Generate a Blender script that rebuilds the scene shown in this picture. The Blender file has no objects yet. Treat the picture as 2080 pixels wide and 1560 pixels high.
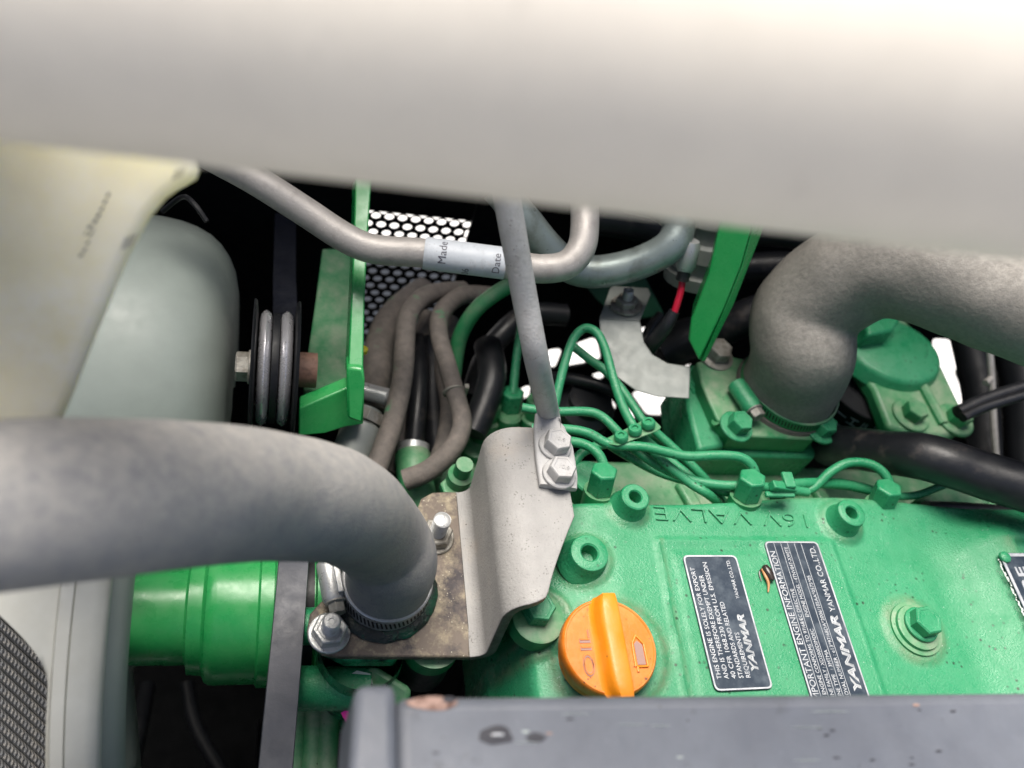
import bpy, bmesh, math, random
from mathutils import Vector as V, Matrix, noise
random.seed(7)
S = bpy.context.scene
COL = S.collection

# ------------------------------------------------------------------ camera
# world axes: X along the crankshaft, Y away from the photographer, Z up; valve cover top at z = 1
F, CX, CY = 1800.0, 1040.0, 780.0          # focal length and centre in pixels of the 2080 px photograph
_ey = V((-362, 2580, -1800)).normalized()
_ex = V((1, -.054, -.278)); _ex = (_ex - _ey * _ex.dot(_ey)).normalized()
_ez = _ex.cross(_ey)
M3 = Matrix((_ex, _ey, _ez))
def ray(px, py): return M3 @ V(((px - CX) / F, (CY - py) / F, -1.0))
CAM = V((0, 0, 1)) - .56 * ray(1585, 1250)
def P(px, py, d): return CAM + d * ray(px, py)                    # point seen at a pixel, d metres deep
def G(px, py, z):                                                 # ... on the level z
    r = ray(px, py); return CAM + r * ((z - CAM.z) / r.z)
def GY(px, py, y):                                                # ... on the upright plane y
    r = ray(px, py); return CAM + r * ((y - CAM.y) / r.y)
cd = bpy.data.cameras.new('camera'); cam = bpy.data.objects.new('camera', cd); COL.objects.link(cam)
cam.matrix_world = Matrix.Translation(CAM) @ M3.to_4x4()
cd.sensor_width = 36; cd.lens = 36 * F / 2080; cd.clip_start = .01; cd.clip_end = 500
cd.dof.use_dof = True; cd.dof.focus_distance = .545; cd.dof.aperture_fstop = 5.2
S.camera = cam

# ------------------------------------------------------------------ light
SUN_EL, SUN_AZ = 68, -26                    # degrees; azimuth from +Y towards +X
w = bpy.data.worlds.new('World'); S.world = w; w.use_nodes = True
wn = w.node_tree.nodes; bg = wn['Background']
sky = wn.new('ShaderNodeTexSky'); sky.sky_type = 'NISHITA'; sky.sun_disc = False
sky.sun_elevation = math.radians(SUN_EL); sky.sun_rotation = math.radians(SUN_AZ)
sky.air_density = 1.0; sky.dust_density = 6.0; sky.ozone_density = 1.0
w.node_tree.links.new(sky.outputs[0], bg.inputs[0]); bg.inputs[1].default_value = .072
sl = bpy.data.lights.new('sun', 'SUN'); sl.energy = 3.5; sl.angle = math.radians(42); sl.color = (1, .95, .88)
so = bpy.data.objects.new('sun', sl); COL.objects.link(so)
_sd = V((math.sin(math.radians(SUN_AZ)) * math.cos(math.radians(SUN_EL)), math.cos(math.radians(SUN_AZ)) * math.cos(math.radians(SUN_EL)), math.sin(math.radians(SUN_EL))))
so.rotation_euler = _sd.to_track_quat('Z', 'Y').to_euler(); so.location = (0, 0, 5)
S.view_settings.view_transform = 'Standard'; S.view_settings.look = 'None'
S.view_settings.exposure = .84; S.view_settings.gamma = 1
S.cycles.max_bounces = 6

# ------------------------------------------------------------------ materials
def mat(name, col, rough=.5, metal=0., spec=.5, var=None, stain=None, dust=None, spots=None, spots2=None, bump=(300, .15), sss=0, coat=0, rvar=.12, hi=None):
    """var=(colour, scale, lo, hi) blotches; dust=(colour, amount, scale) settles on upward faces; spots=(colour, scale, threshold)"""
    m = bpy.data.materials.new(name); m.use_nodes = True
    nt = m.node_tree; N = nt.nodes; L = nt.links; b = N['Principled BSDF']
    tc = N.new('ShaderNodeTexCoord').outputs['Object']
    def noi(scale, det=6, ro=.6, dim=None):
        n = N.new('ShaderNodeTexNoise'); n.inputs['Scale'].default_value = scale; n.inputs['Detail'].default_value = det
        n.inputs['Roughness'].default_value = ro; L.new(tc, n.inputs['Vector']); return n.outputs['Fac']
    def ramp(f, lo, hi_):
        r = N.new('ShaderNodeMapRange'); r.clamp = True
        for k, v in ((1, lo), (2, hi_)): r.inputs[k].default_value = v
        L.new(f, r.inputs[0]); return r.outputs[0]
    def mul(a, v):
        x = N.new('ShaderNodeMath'); x.operation = 'MULTIPLY'; L.new(a, x.inputs[0])
        if hasattr(v, 'links'): L.new(v, x.inputs[1])
        else: x.inputs[1].default_value = v
        return x.outputs[0]
    def mix(f, a, c):
        x = N.new('ShaderNodeMix'); x.data_type = 'RGBA'; L.new(f, x.inputs['Factor'])
        if hasattr(a, 'links'): L.new(a, x.inputs[6])
        else: x.inputs[6].default_value = (*a, 1)
        x.inputs[7].default_value = (*c, 1); return x.outputs[2]
    c = col
    f = noi(60, 8); c = mix(mul(ramp(f, .35, .75), .5), c, tuple(min(1, k * 1.18 + .004) for k in col))
    if var: c = mix(ramp(noi(var[1], 8, .65), var[2], var[3]), c, var[0])
    if hi: c = mix(ramp(noi(hi[1], 8, .7), hi[2], hi[3]), c, hi[0])
    if dust:
        ge = N.new('ShaderNodeNewGeometry'); sx = N.new('ShaderNodeSeparateXYZ'); L.new(ge.outputs['Normal'], sx.inputs[0])
        up = ramp(sx.outputs[2], .1, 1.0)
        c = mix(mul(mul(up, ramp(noi(dust[2], 8, .7), .3, .75)), dust[1]), c, dust[0])
    if stain:                                           # dust and rust-tinted grime lying in corners and round bolts, from the mesh attribute
        at = N.new('ShaderNodeAttribute'); at.attribute_name = 'grime'
        c = mix(mul(ramp(at.outputs['Fac'], 0, 1), ramp(noi(130, 8, .7), .28, .62)), c, stain)
    for sp in (spots, spots2):
        if sp:
            vo = N.new('ShaderNodeTexVoronoi'); vo.inputs['Scale'].default_value = sp[1]; L.new(tc, vo.inputs['Vector'])
            g = mul(ramp(vo.outputs['Distance'], sp[2], sp[2] * .5), ramp(noi(sp[1] * .23, 3), .5, .62))
            c = mix(g, c, sp[0])
    L.new(c, b.inputs['Base Color'])
    r = N.new('ShaderNodeMapRange'); r.inputs[1].default_value = .3; r.inputs[2].default_value = .7
    r.inputs[3].default_value = max(.02, rough - rvar); r.inputs[4].default_value = min(1, rough + rvar)
    L.new(noi(90, 5), r.inputs[0]); L.new(r.outputs[0], b.inputs['Roughness'])
    b.inputs['Metallic'].default_value = metal; b.inputs['Specular IOR Level'].default_value = spec
    if coat: b.inputs['Coat Weight'].default_value = coat; b.inputs['Coat Roughness'].default_value = .15
    if sss:
        b.inputs['Subsurface Weight'].default_value = sss; b.inputs['Subsurface Radius'].default_value = (.035, .035, .02); b.inputs['Subsurface Scale'].default_value = 1
    if bump:
        bp = N.new('ShaderNodeBump'); bp.inputs['Strength'].default_value = bump[1]; bp.inputs['Distance'].default_value = .001
        L.new(noi(bump[0], 5, .65), bp.inputs['Height']); L.new(bp.outputs[0], b.inputs['Normal'])
    return m
GREEN = mat('green engine paint', (.016, .235, .098), .32, var=((.040, .29, .14), 12, .42, .72), hi=((.010, .15, .06), 30, .62, .80), dust=((.30, .50, .34), .12, 60), stain=(.17, .24, .14), spots=((.01, .05, .02), 190, .24), spots2=((.50, .60, .52), 300, .12), bump=(700, .5), spec=.5, rvar=.2)
GREEN_D = mat('green paint with grime', (.014, .215, .075), .42, var=((.08, .18, .09), 45, .5, .75), dust=((.46, .50, .38), .6, 45), spots=((.02, .04, .02), 240, .14), bump=(380, .25))
GREEN_C = mat('clean green bracket paint', (.010, .30, .07), .3, dust=((.35, .5, .3), .25, 30), bump=(250, .06))
OILY = mat('green casting with oil and scuffs', (.02, .27, .11), .3, var=((.004, .012, .01), 60, .47, .6), hi=((.45, .50, .48), 90, .62, .72), bump=(250, .8))
HOSE = mat('dusty grey rubber', (.30, .295, .29), .66, var=((.17, .185, .215), 120, .42, .9), dust=((.56, .53, .48), .95, 170), spots=((.42, .41, .38), 330, .16), spots2=((.05, .055, .07), 240, .12), bump=(650, .5), spec=.3)
HOSE2 = mat('dusty brown grey rubber', (.175, .165, .15), .65, var=((.25, .235, .21), 320, .40, .8), dust=((.50, .475, .43), .85, 200), spots=((.40, .38, .35), 330, .10), bump=(240, .6), spec=.35)
HOSE3 = mat('old brown rubber hose', (.145, .13, .117), .7, var=((.22, .19, .17), 160, .4, .7), hi=((.06, .26, .12), 40, .60, .70), bump=(600, .6), spec=.25)
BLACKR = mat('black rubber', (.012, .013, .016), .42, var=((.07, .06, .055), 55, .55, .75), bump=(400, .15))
DARK = mat('black painted metal', (.006, .007, .009), .5, bump=(200, .1), spec=.3)
DARKER = mat('matt black sheet and bay shade', (.003, .0035, .004), .9, bump=None, spec=.1)  # near black, so the bay sheets stand in for deep shade
GALV = mat('galvanised steel', (.285, .28, .272), .58, metal=.0, var=((.345, .34, .33), 35, .4, .7), hi=((.36, .325, .29), 18, .56, .74), spots=((.17, .165, .155), 560, .34), spots2=((.09, .08, .07), 170, .12), bump=(600, .5))
GALV2 = mat('galvanised rod and bolts', (.43, .43, .43), .55, var=((.34, .335, .325), 120, .45, .75), spots=((.22, .21, .20), 480, .26), bump=(600, .4))
CUT = mat('grimy and shaded steel edge', (.17, .155, .14), .55, metal=.2, var=((.08, .07, .06), 90, .45, .7), spots=((.5, .5, .48), 300, .12), bump=(400, .4))  # edge colour darkened for grime and for shade on the front face
ZINC = mat('zinc plated steel', (.48, .49, .49), .34, metal=.5, var=((.22, .21, .19), 130, .55, .75), bump=(700, .25))
ZDIRT = mat('dirty zinc', (.32, .31, .28), .5, metal=.35, var=((.12, .10, .075), 110, .45, .7), bump=(500, .4))
SILVER = mat('dull silver bracket', (.235, .255, .24), .5, metal=.1, var=((.27, .285, .265), 60, .45, .75), bump=(300, .1))
RUST = mat('stained flange plate', (.14, .112, .09), .62, metal=.1, var=((.36, .31, .22), 90, .47, .66), hi=((.045, .038, .042), 38, .50, .64), spots=((.55, .5, .40), 420, .22), bump=(500, .5))
PIPE = mat('beige grey pipe paint', (.60, .565, .505), .62, var=((.56, .53, .485), 6, .42, .75), hi=((.36, .335, .31), 40, .62, .85), bump=(250, .05), spec=.25)
TUBE = mat('dusty aluminium tube', (.40, .38, .36), .5, metal=.3, var=((.30, .28, .26), 80, .5, .75), spots=((.60, .58, .55), 420, .16), bump=(600, .3))
TUBE2 = mat('grey aluminium tube', (.27, .32, .31), .38, metal=.45, var=((.16, .18, .16), 50, .5, .7), bump=(500, .2))
BAR = mat('blue grey frame paint', (.14, .152, .178), .45, var=((.20, .218, .25), 14, .4, .7), hi=((.085, .09, .10), 55, .60, .8), spots=((.05, .05, .055), 150, .10), spots2=((.45, .47, .5), 260, .07), bump=(250, .2))
RUSTSPOT = mat('bare rusty chip', (.46, .30, .24), .7, var=((.14, .07, .05), 220, .5, .65), bump=(500, .4))
CHIP = mat('dark paint chip', (.05, .05, .06), .6, bump=(500, .4))
TANK = mat('yellowed translucent plastic', (.74, .69, .50), .42, var=((.80, .78, .69), 14, .42, .68), hi=((.70, .63, .38), 11, .56, .76), bump=(260, .12), sss=.8)
SAGE = mat('pale sage plastic', (.30, .345, .315), .5, bump=(200, .03))
SHROUD = mat('off white plastic', (.60, .60, .54), .4, var=((.52, .51, .43), 9, .45, .7), bump=(200, .05))
FIN = mat('radiator fin aluminium', (.22, .225, .23), .55, metal=.25, var=((.34, .33, .31), 200, .5, .6), bump=(900, .8))
ORANGE = mat('orange plastic', (.64, .17, .008), .45, var=((.70, .25, .05), 60, .45, .7), hi=((.40, .17, .07), 120, .66, .76), spots=((.05, .035, .03), 150, .22), spots2=((.10, .05, .03), 330, .22), bump=(400, .2))
ORANGE2 = mat('orange plastic grip', (.70, .23, .008), .42, var=((.74, .27, .04), 50, .5, .75), spots=((.05, .035, .03), 150, .10), bump=(400, .15))
SOOT = mat('grime in the lettering', (.32, .20, .17), .7, bump=None)
PLATE = mat('dark blue nameplate', (.028, .042, .062), .4, metal=.3, var=((.10, .125, .15), 70, .46, .72), hi=((.24, .26, .27), 110, .64, .74), bump=(300, .1))  # paler blotches paint in glare along with fading and scuffs
LETTER = mat('bare aluminium lettering', (.62, .64, .66), .4, metal=.4, var=((.26, .28, .31), 70, .48, .74), bump=None)
STICK = mat('grey label sleeve', (.52, .56, .60), .5, var=((.42, .45, .48), 90, .5, .7), hi=((.60, .54, .52), 60, .60, .75), spots=((.34, .35, .37), 500, .22), bump=(500, .1))
INK = mat('faded grey ink', (.10, .10, .12), .6, bump=None)
INKW = mat('white print', (.45, .50, .60), .6, bump=None)
CHROME = mat('polished belt groove', (.60, .60, .63), .28, metal=.7, bump=None)
BELT2 = mat('dark rubber belt', (.012, .014, .022), .5, bump=(500, .15))
BELT = mat('grey rubber belt', (.055, .06, .075), .5, var=((.085, .09, .11), 30, .4, .7), bump=(500, .15))
RED = mat('red wire', (.55, .01, .04), .4, bump=None)
PINK = mat('pink paint mark', (.75, .03, .35), .5, bump=None)
YEL = mat('yellow mark', (.7, .6, .03), .5, bump=None)
LINT = mat('chipped bare paint', (.55, .62, .58), .7, bump=(600, .4))
BUG = mat('shiny brown shell', (.03, .022, .018), .2, bump=None)
BUG2 = mat('tan leg', (.45, .22, .09), .5, bump=None)
OIL = mat('wet black oil', (.004, .012, .010), .08, var=((.0, .05, .025), 90, .5, .6), bump=(350, 1.0))
CONC = mat('pale concrete', (.80, .80, .79), .85, var=((.74, .75, .75), 3, .4, .7), bump=(60, .3))
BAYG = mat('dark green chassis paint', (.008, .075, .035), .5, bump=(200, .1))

# ------------------------------------------------------------------ builders
WL = {}
def thing(name, label, cat, loc, group=None):
    o = bpy.data.objects.new(name, None); COL.objects.link(o); o.empty_display_size = .02
    o.location = loc; WL[o.name] = V(loc); o['label'] = label; o['category'] = cat
    if group: o['group'] = group
    return o
def obj(name, bm, m, parent=None, sharp=35, bevel=0, label=None, cat=None, group=None, kind=None, seg=2, flat=False):
    bmesh.ops.recalc_face_normals(bm, faces=bm.faces[:])
    me = bpy.data.meshes.new(name)
    lo = V([min(v.co[i] for v in bm.verts) for i in range(3)]); hi = V([max(v.co[i] for v in bm.verts) for i in range(3)])
    org = (lo + hi) / 2
    if parent is None: org.z = lo.z
    for v in bm.verts: v.co -= org
    for f in bm.faces: f.smooth = not flat
    bm.to_mesh(me); bm.free()
    if not flat: me.set_sharp_from_angle(angle=math.radians(sharp))
    for k in (m if isinstance(m, (list, tuple)) else [m]): me.materials.append(k)
    o = bpy.data.objects.new(name, me); COL.objects.link(o); WL[o.name] = org.copy()
    if parent: o.parent = parent; o.location = org - WL[parent.name]
    else: o.location = org
    if bevel:
        b = o.modifiers.new('bevel', 'BEVEL'); b.width = bevel; b.segments = seg; b.limit_method = 'ANGLE'; b.angle_limit = math.radians(40)
    if label: o['label'] = label
    if cat: o['category'] = cat
    if group: o['group'] = group
    if kind: o['kind'] = kind
    return o
def BM(): return bmesh.new()
def spline(pts, n=8):
    out = []; L = len(pts)
    for i in range(L - 1):
        p0 = pts[max(i - 1, 0)]; p1 = pts[i]; p2 = pts[i + 1]; p3 = pts[min(i + 2, L - 1)]
        for k in range(n):
            t = k / n; out.append(.5 * ((2 * p1) + (p2 - p0) * t + (2 * p0 - 5 * p1 + 4 * p2 - p3) * t * t + (3 * p1 - p0 - 3 * p2 + p3) * t ** 3))
    out.append(pts[-1].copy()); return out
def tube(bm, pts, r, seg=16, n=8, caps=True, wob=0):
    rs = r if isinstance(r, (list, tuple)) else [r] * len(pts)
    q = spline([V((*p, rr)) for p, rr in zip(pts, rs)], n) if n > 1 else [V((*p, rr)) for p, rr in zip(pts, rs)]
    c = [V(p[:3]) for p in q]; rr = [p[3] for p in q]
    t0 = (c[1] - c[0]).normalized(); u = t0.orthogonal().normalized(); rings = []
    for i, p in enumerate(c):
        t = (c[min(i + 1, len(c) - 1)] - c[max(i - 1, 0)]).normalized()
        u = (u - t * u.dot(t)).normalized(); v = t.cross(u); ring = []
        for k in range(seg):
            a = 2 * math.pi * k / seg; d = u * math.cos(a) + v * math.sin(a)
            x = p + d * rr[i]
            if wob: x += d * wob * noise.noise(x * 45)
            ring.append(bm.verts.new(x))
        rings.append(ring)
    for A, B in zip(rings, rings[1:]):
        for k in range(seg): bm.faces.new((A[k], A[(k + 1) % seg], B[(k + 1) % seg], B[k]))
    if caps: bm.faces.new(rings[0][::-1]); bm.faces.new(rings[-1])
    return bm
def lathe(bm, prof, o, axis, seg=32, start=0, arc=2 * math.pi):
    """prof = [(radius, height along axis)]"""
    o = V(o); a = V(axis).normalized(); u = a.orthogonal().normalized(); v = a.cross(u); rings = []
    for r, h in prof:
        if r < 1e-6: rings.append([bm.verts.new(o + a * h)]); continue
        rings.append([bm.verts.new(o + a * h + (u * math.cos(start + arc * k / seg) + v * math.sin(start + arc * k / seg)) * r) for k in range(seg)])
    for A, B in zip(rings, rings[1:]):
        for k in range(seg):
            k2 = (k + 1) % seg
            if len(A) == 1 and len(B) == 1: continue
            if len(A) == 1: bm.faces.new((A[0], B[k2], B[k]))
            elif len(B) == 1: bm.faces.new((A[k], A[k2], B[0]))
            else: bm.faces.new((A[k], A[k2], B[k2], B[k]))
    return bm
def prism(bm, pts, vec, top=None):
    a = [bm.verts.new(p) for p in pts]; b = [bm.verts.new(p + vec) for p in pts]
    bm.faces.new(a); bm.faces.new(b[::-1])
    n = len(a)
    for i in range(n): bm.faces.new((a[i], a[(i + 1) % n], b[(i + 1) % n], b[i]))
    return bm
def box(bm, c, s, R=None):
    R = R or Matrix.Identity(3); vs = []
    for sx in (-1, 1):
        for sy in (-1, 1):
            for sz in (-1, 1): vs.append(bm.verts.new(V(c) + R @ V((sx * s[0] / 2, sy * s[1] / 2, sz * s[2] / 2))))
    for f in ((0, 1, 3, 2), (4, 6, 7, 5), (0, 4, 5, 1), (2, 3, 7, 6), (0, 2, 6, 4), (1, 5, 7, 3)): bm.faces.new([vs[i] for i in f])
    return bm
def frame(axis, xd=(1, 0, 0)):
    z = V(axis).normalized(); x = V(xd); x = (x - z * x.dot(z)).normalized(); return Matrix((x, z.cross(x), z)).transposed()
def roundpoly(pts, r, n=4):
    out = []; L = len(pts)
    for i in range(L):
        p = pts[i]; a = pts[i - 1] - p; b = pts[(i + 1) % L] - p
        rr = min(r[i] if isinstance(r, (list, tuple)) else r, a.length * .45, b.length * .45)
        if rr < 1e-5: out.append(p); continue
        A = p + a.normalized() * rr; B = p + b.normalized() * rr
        for k in range(n + 1):
            t = k / n; out.append(A * (1 - t) ** 2 + p * 2 * t * (1 - t) + B * t * t)
    return out
def hexhead(bm, o, axis, r, h, rot=0., fl=None, flh=0.):
    """hexagon head with a chamfered crown, over a round flange (fl = flange radius)"""
    o = V(o); a = V(axis).normalized()
    if fl: lathe(bm, [(0, 0), (fl, 0), (fl, flh * .7), (fl * .93, flh), (0, flh)], o, a, 32)
    lathe(bm, [(0, flh * .5), (r, flh * .5), (r, flh + h * .86), (r * .90, flh + h), (r * .72, flh + h), (r * .70, flh + h * .96), (0, flh + h * .96)], o, a, 6, rot)
    return bm
def stud(bm, o, axis, r, h, pitch=.0012):
    prof = [(0, 0)]; z = 0
    while z < h - .0015:
        prof += [(r, z), (r, z + pitch * .3), (r * .9, z + pitch * .55), (r * .9, z + pitch * .75)]; z += pitch
    prof += [(r, z), (r * .96, h - .0006), (r * .8, h), (r * .35, h), (r * .3, h - .0005), (0, h - .0005)]
    return lathe(bm, prof, o, axis, 24)
def text(bm, s, o, xd, yd, size, ext=.0002, shear=0, sx=1., off=0., space=1., z=0., align='LEFT', spread=None, line=0):
    cu = bpy.data.curves.new('t', 'FONT'); cu.body = s; cu.size = 1; cu.extrude = 0; cu.shear = shear; cu.offset = off; cu.space_character = space
    cu.align_x = align; cu.resolution_u = 3
    if line: cu.fill_mode = 'NONE'; cu.bevel_depth = line; cu.bevel_resolution = 0
    ob = bpy.data.objects.new('t', cu); COL.objects.link(ob)
    bpy.context.view_layer.update()
    me = bpy.data.meshes.new_from_object(ob.evaluated_get(bpy.context.evaluated_depsgraph_get()))
    bpy.data.objects.remove(ob); bpy.data.curves.remove(cu)
    xd = V(xd).normalized(); yd = V(yd).normalized(); zd = xd.cross(yd)
    fit = sx
    if spread:                                         # stretch the line to a given length
        wd = max(v.co.x for v in me.vertices) - min(v.co.x for v in me.vertices); fit = spread / (wd * size)
    vs = [bm.verts.new(V(o) + xd * (v.co.x * size * fit) + yd * (v.co.y * size) + zd * (z + v.co.z * size)) for v in me.vertices]
    fs = []
    for p in me.polygons:
        try: fs.append(bm.faces.new([vs[i] for i in p.vertices]))
        except ValueError: pass
    bpy.data.meshes.remove(me)
    if ext:
        r = bmesh.ops.extrude_face_region(bm, geom=fs)
        for g in r['geom']:
            if isinstance(g, bmesh.types.BMVert): g.co += zd * ext
    return bm
X, Y, Z = V((1, 0, 0)), V((0, 1, 0)), V((0, 0, 1))
def sst(a, b, x):
    t = max(0., min(1., (x - a) / (b - a))); return t * t * (3 - 2 * t)

# ------------------------------------------------------------------ setting: ground, and black bay walls
bm = BM(); n = 24
gv = [[bm.verts.new((-30 + 60 * i / n, -30 + 60 * j / n, 0)) for j in range(n + 1)] for i in range(n + 1)]
for i in range(n):
    for j in range(n): bm.faces.new((gv[i][j], gv[i + 1][j], gv[i + 1][j + 1], gv[i][j + 1]))
obj('ground', bm, CONC, kind='structure')

GAPS = [[(1108,712),(1138,708),(1140,720),(1128,750),(1116,750)], [(1166,700),(1203,686),(1212,692),(1220,732),(1210,736)],
        [(1140,740),(1148,714),(1159,708),(1194,734),(1190,741),(1147,748)], [(1200,764),(1208,759),(1223,756),(1229,768),(1219,775),(1210,771)],
        [(1292,670),(1298,667),(1324,663),(1324,667),(1312,691),(1307,692),(1295,679)], [(1347,725),(1383,708),(1391,713),(1406,739),(1397,752),(1374,750)],
        [(1283,800),(1298,793),(1332,800),(1395,806),(1400,842),(1347,847),(1315,846)], [(1272,828),(1281,822),(1301,845),(1296,854),(1284,850)],
        [(1234,812),(1242,813),(1253,829),(1241,843),(1235,836)], [(1350,874),(1357,866),(1396,862),(1406,871),(1400,895),(1371,898),(1355,890)],
        [(1059,789),(1073,784),(1078,786),(1074,810),(1061,814),(1056,808)], [(1002,765),(1024,753),(1029,758),(1026,763),(1005,772)],
        [(1008,802),(1013,800),(1017,808),(1013,814),(1008,811)], [(856,850),(861,848),(868,855),(865,865),(858,865)],
        [(1895,688),(1928,690),(1950,735),(1940,762),(1952,792),(1966,842),(1950,880),(1935,890),(1905,840),(1895,760)], [(1985,690),(2010,690),(2025,704),(1990,712)]]
BY = .40
def plate_with_holes(outline, holes, thick):
    bm = BM(); edges = []
    for loop in [outline] + holes:
        vs = [bm.verts.new(p) for p in loop]
        edges += [bm.edges.new((vs[i], vs[(i + 1) % len(vs)])) for i in range(len(vs))]
    r = bmesh.ops.triangle_fill(bm, use_beauty=True, use_dissolve=False, edges=edges)
    fs = [g for g in r['geom'] if isinstance(g, bmesh.types.BMFace)]
    r = bmesh.ops.extrude_face_region(bm, geom=fs)
    for g in r['geom']:
        if isinstance(g, bmesh.types.BMVert): g.co += thick
    return bm
# perforated screen: honeycomb of round holes in a black sheet, left of the bulkhead
MX0, MX1, MZ0, MZ1 = -.246, -.148, .70, .925
holes = [roundpoly([GY(x, y, BY) for x, y in g], .006, 3) for g in GAPS]
bm = plate_with_holes([V((MX1, BY, .05)), V((.9, BY, .05)), V((.9, BY, 1.52)), V((MX1, BY, 1.52))], holes, V((0, .004, 0)))
obj('bulkhead', bm, DARKER, label='black engine bay bulkhead raised for shade, with openings cut as bright gaps behind the green fuel lines', cat='panel')  # height shades the bay; openings stand for bright gaps between dark clutter
bm = BM()
prism(bm, [V((-.9, BY + .006, .05)), V((-.9, BY + .006, 1.52)), V((MX1 + .008, BY + .006, 1.52)), V((MX1 + .008, BY + .006, MZ1)), V((MX0, BY + .006, MZ1)), V((MX0, BY + .006, MZ0)), V((MX1 + .008, BY + .006, MZ0)), V((MX1 + .008, BY + .006, .05))], V((0, .004, 0)))
obj('side_panel', bm, DARKER, label='black sheet metal panel raised to shade the bay, filling the dark corner behind the fan', cat='panel')  # shares the extra height that shades the back of the bay
t = thing('perforated_screen', 'black perforated metal screen with rows of round holes letting daylight through', 'screen', (( MX0 + MX1) / 2, BY, MZ0))
bm = BM(); s = .0118; row = 0; z = MZ0
R_ = .0043
def cell(cx, cz):
    hexa = [V((cx + s / math.sqrt(3) * math.sin(math.pi / 3 * k), BY, cz + s / math.sqrt(3) * math.cos(math.pi / 3 * k))) for k in range(6)]
    out = []
    for k in range(6):
        out += [hexa[k], (hexa[k] + hexa[(k + 1) % 6]) / 2]
    inn = [V((cx + R_ * math.sin(math.pi / 6 * k), BY, cz + R_ * math.cos(math.pi / 6 * k))) for k in range(12)]
    a = [bm.verts.new(p) for p in out]; b = [bm.verts.new(p) for p in inn]; c = [bm.verts.new(p + V((0, .002, 0))) for p in inn]
    for k in range(12):
        k2 = (k + 1) % 12
        bm.faces.new((a[k], a[k2], b[k2], b[k])); bm.faces.new((b[k], b[k2], c[k2], c[k]))
while z < MZ1:
    x = MX0 + (s / 2 if row % 2 else 0)
    while x < MX1: cell(x, z); x += s
    z += s * math.sqrt(3) / 2; row += 1
bmesh.ops.remove_doubles(bm, verts=bm.verts[:], dist=1e-5)
obj('perforated_sheet', bm, DARKER, t, flat=True)
bm = BM(); box(bm, (-.20, BY + .195, .46), (.33, .38, .004)); obj('dimming_plate', bm, mat('dark grey dimming plate', (.035, .04, .05), .9, spec=.1), label='dark grey plate added outside to dim the lower screen holes', cat='plate')  # added plate, dark only to dim the view through the lower holes
bm = BM()
box(bm, (0, .02, .44), (1.8, .74, .006)); obj('bay_shade_pan', bm, DARKER, label='black sheet added deep under the engine to keep it dark', cat='panel')  # added black sheet so the depth below the engine reads as shade
bm = BM(); box(bm, (-.80, 0, .84), (.006, .72, .76)); obj('bay_wall', bm, DARKER, label='black left wall of the engine bay beyond the radiator, raised to block sky light', cat='panel')  # made taller to keep sky light out of the bay
bm = BM(); box(bm, (.88, 0, .66), (.006, .72, 1.1)); obj('right_shade_panel', bm, DARKER, label='black right wall added behind the upright pipes to block bounced light', cat='panel')  # added wall that keeps light bounced off the ground out
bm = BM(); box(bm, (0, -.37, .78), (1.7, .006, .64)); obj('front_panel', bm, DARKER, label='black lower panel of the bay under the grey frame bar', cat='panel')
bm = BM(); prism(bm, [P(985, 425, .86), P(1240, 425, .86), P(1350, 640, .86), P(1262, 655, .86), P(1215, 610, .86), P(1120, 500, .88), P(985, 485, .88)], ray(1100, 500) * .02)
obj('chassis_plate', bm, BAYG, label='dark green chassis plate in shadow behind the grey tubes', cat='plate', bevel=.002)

# ------------------------------------------------------------------ valve cover
def cover_h(x, y):
    z = 1.0 + .0012 * noise.noise(V((x * 9, y * 9, 0)))
    z -= .020 * sst(-.10, -.18, x) + .06 * sst(-.158, -.172, x)
    z += .016 * sst(.125, .195, x) * sst(.085, .05, y + .02 * sst(.2, .13, x)) + .004 * sst(.20, .24, x) * sst(.06, .05, y)
    if x > .195: z -= .005 * sst(.193, .198, x) * sst(.048, .044, y)                 # sunk field of the right-hand nameplate
    px0, px1 = -.074 + .05 * (y - .05) * 1.0 * .8, .0555
    d = min(x - px0, px1 - x, .052 - y)
    z += .0016 * sst(-.0008, .0012, d) + .0008 * sst(.0025, .0, abs(d - .0))        # raised pad with a ridged rim
    z -= .0008 * sst(.0045, .0030, abs(d - .006)) * (1 if x < 0 else 0)
    yr = .079 + .004 * math.sin(x * 21) - .018 * sst(.13, .21, x) * 0
    z -= .07 * sst(yr, yr + .016, y) ** 1.5
    for cx, cy, r, h in BOSSES:
        q = math.hypot(x - cx, y - cy); z += h * sst(r + .004, r, q)
    q = math.hypot(x - RECESS.x, y - RECESS.y); z -= .007 * sst(.044, .036, q) - .0012 * sst(.004, .0, abs(q - .046))
    return z
b1 = G(1088, 1262, .985); plug = [G(1275, 1030, 1.0), G(1706, 1062, 1.0), G(1185, 1140, .996)]
RECESS = G(1090, 1440, .985)
b2 = G(1856, 1280, 1.0); capc = G(1243, 1330, .995)
BOSSES = [(b1.x, b1.y, .019, .003), (b1.x, b1.y, .0145, -.0015), (plug[2].x, plug[2].y, .015, .002), (plug[0].x, plug[0].y, .012, .002), (plug[1].x, plug[1].y, .014, .003), (b2.x, b2.y, .020, .0015), (capc.x, capc.y, .030, .002)]
vc = thing('valve_cover', 'bright green cast valve cover with raised letters and dark nameplates', 'engine cover', (.05, 0, .93))
bm = BM(); x0, x1, y0, y1 = -.172, .30, -.17, .100; nx, ny = 258, 135
gv = [[None] * (ny + 1) for _ in range(nx + 1)]
for i in range(nx + 1):
    for j in range(ny + 1):
        x = x0 + (x1 - x0) * i / nx; y = y0 + (y1 - y0) * j / ny; gv[i][j] = bm.verts.new((x, y, cover_h(x, y)))
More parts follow.
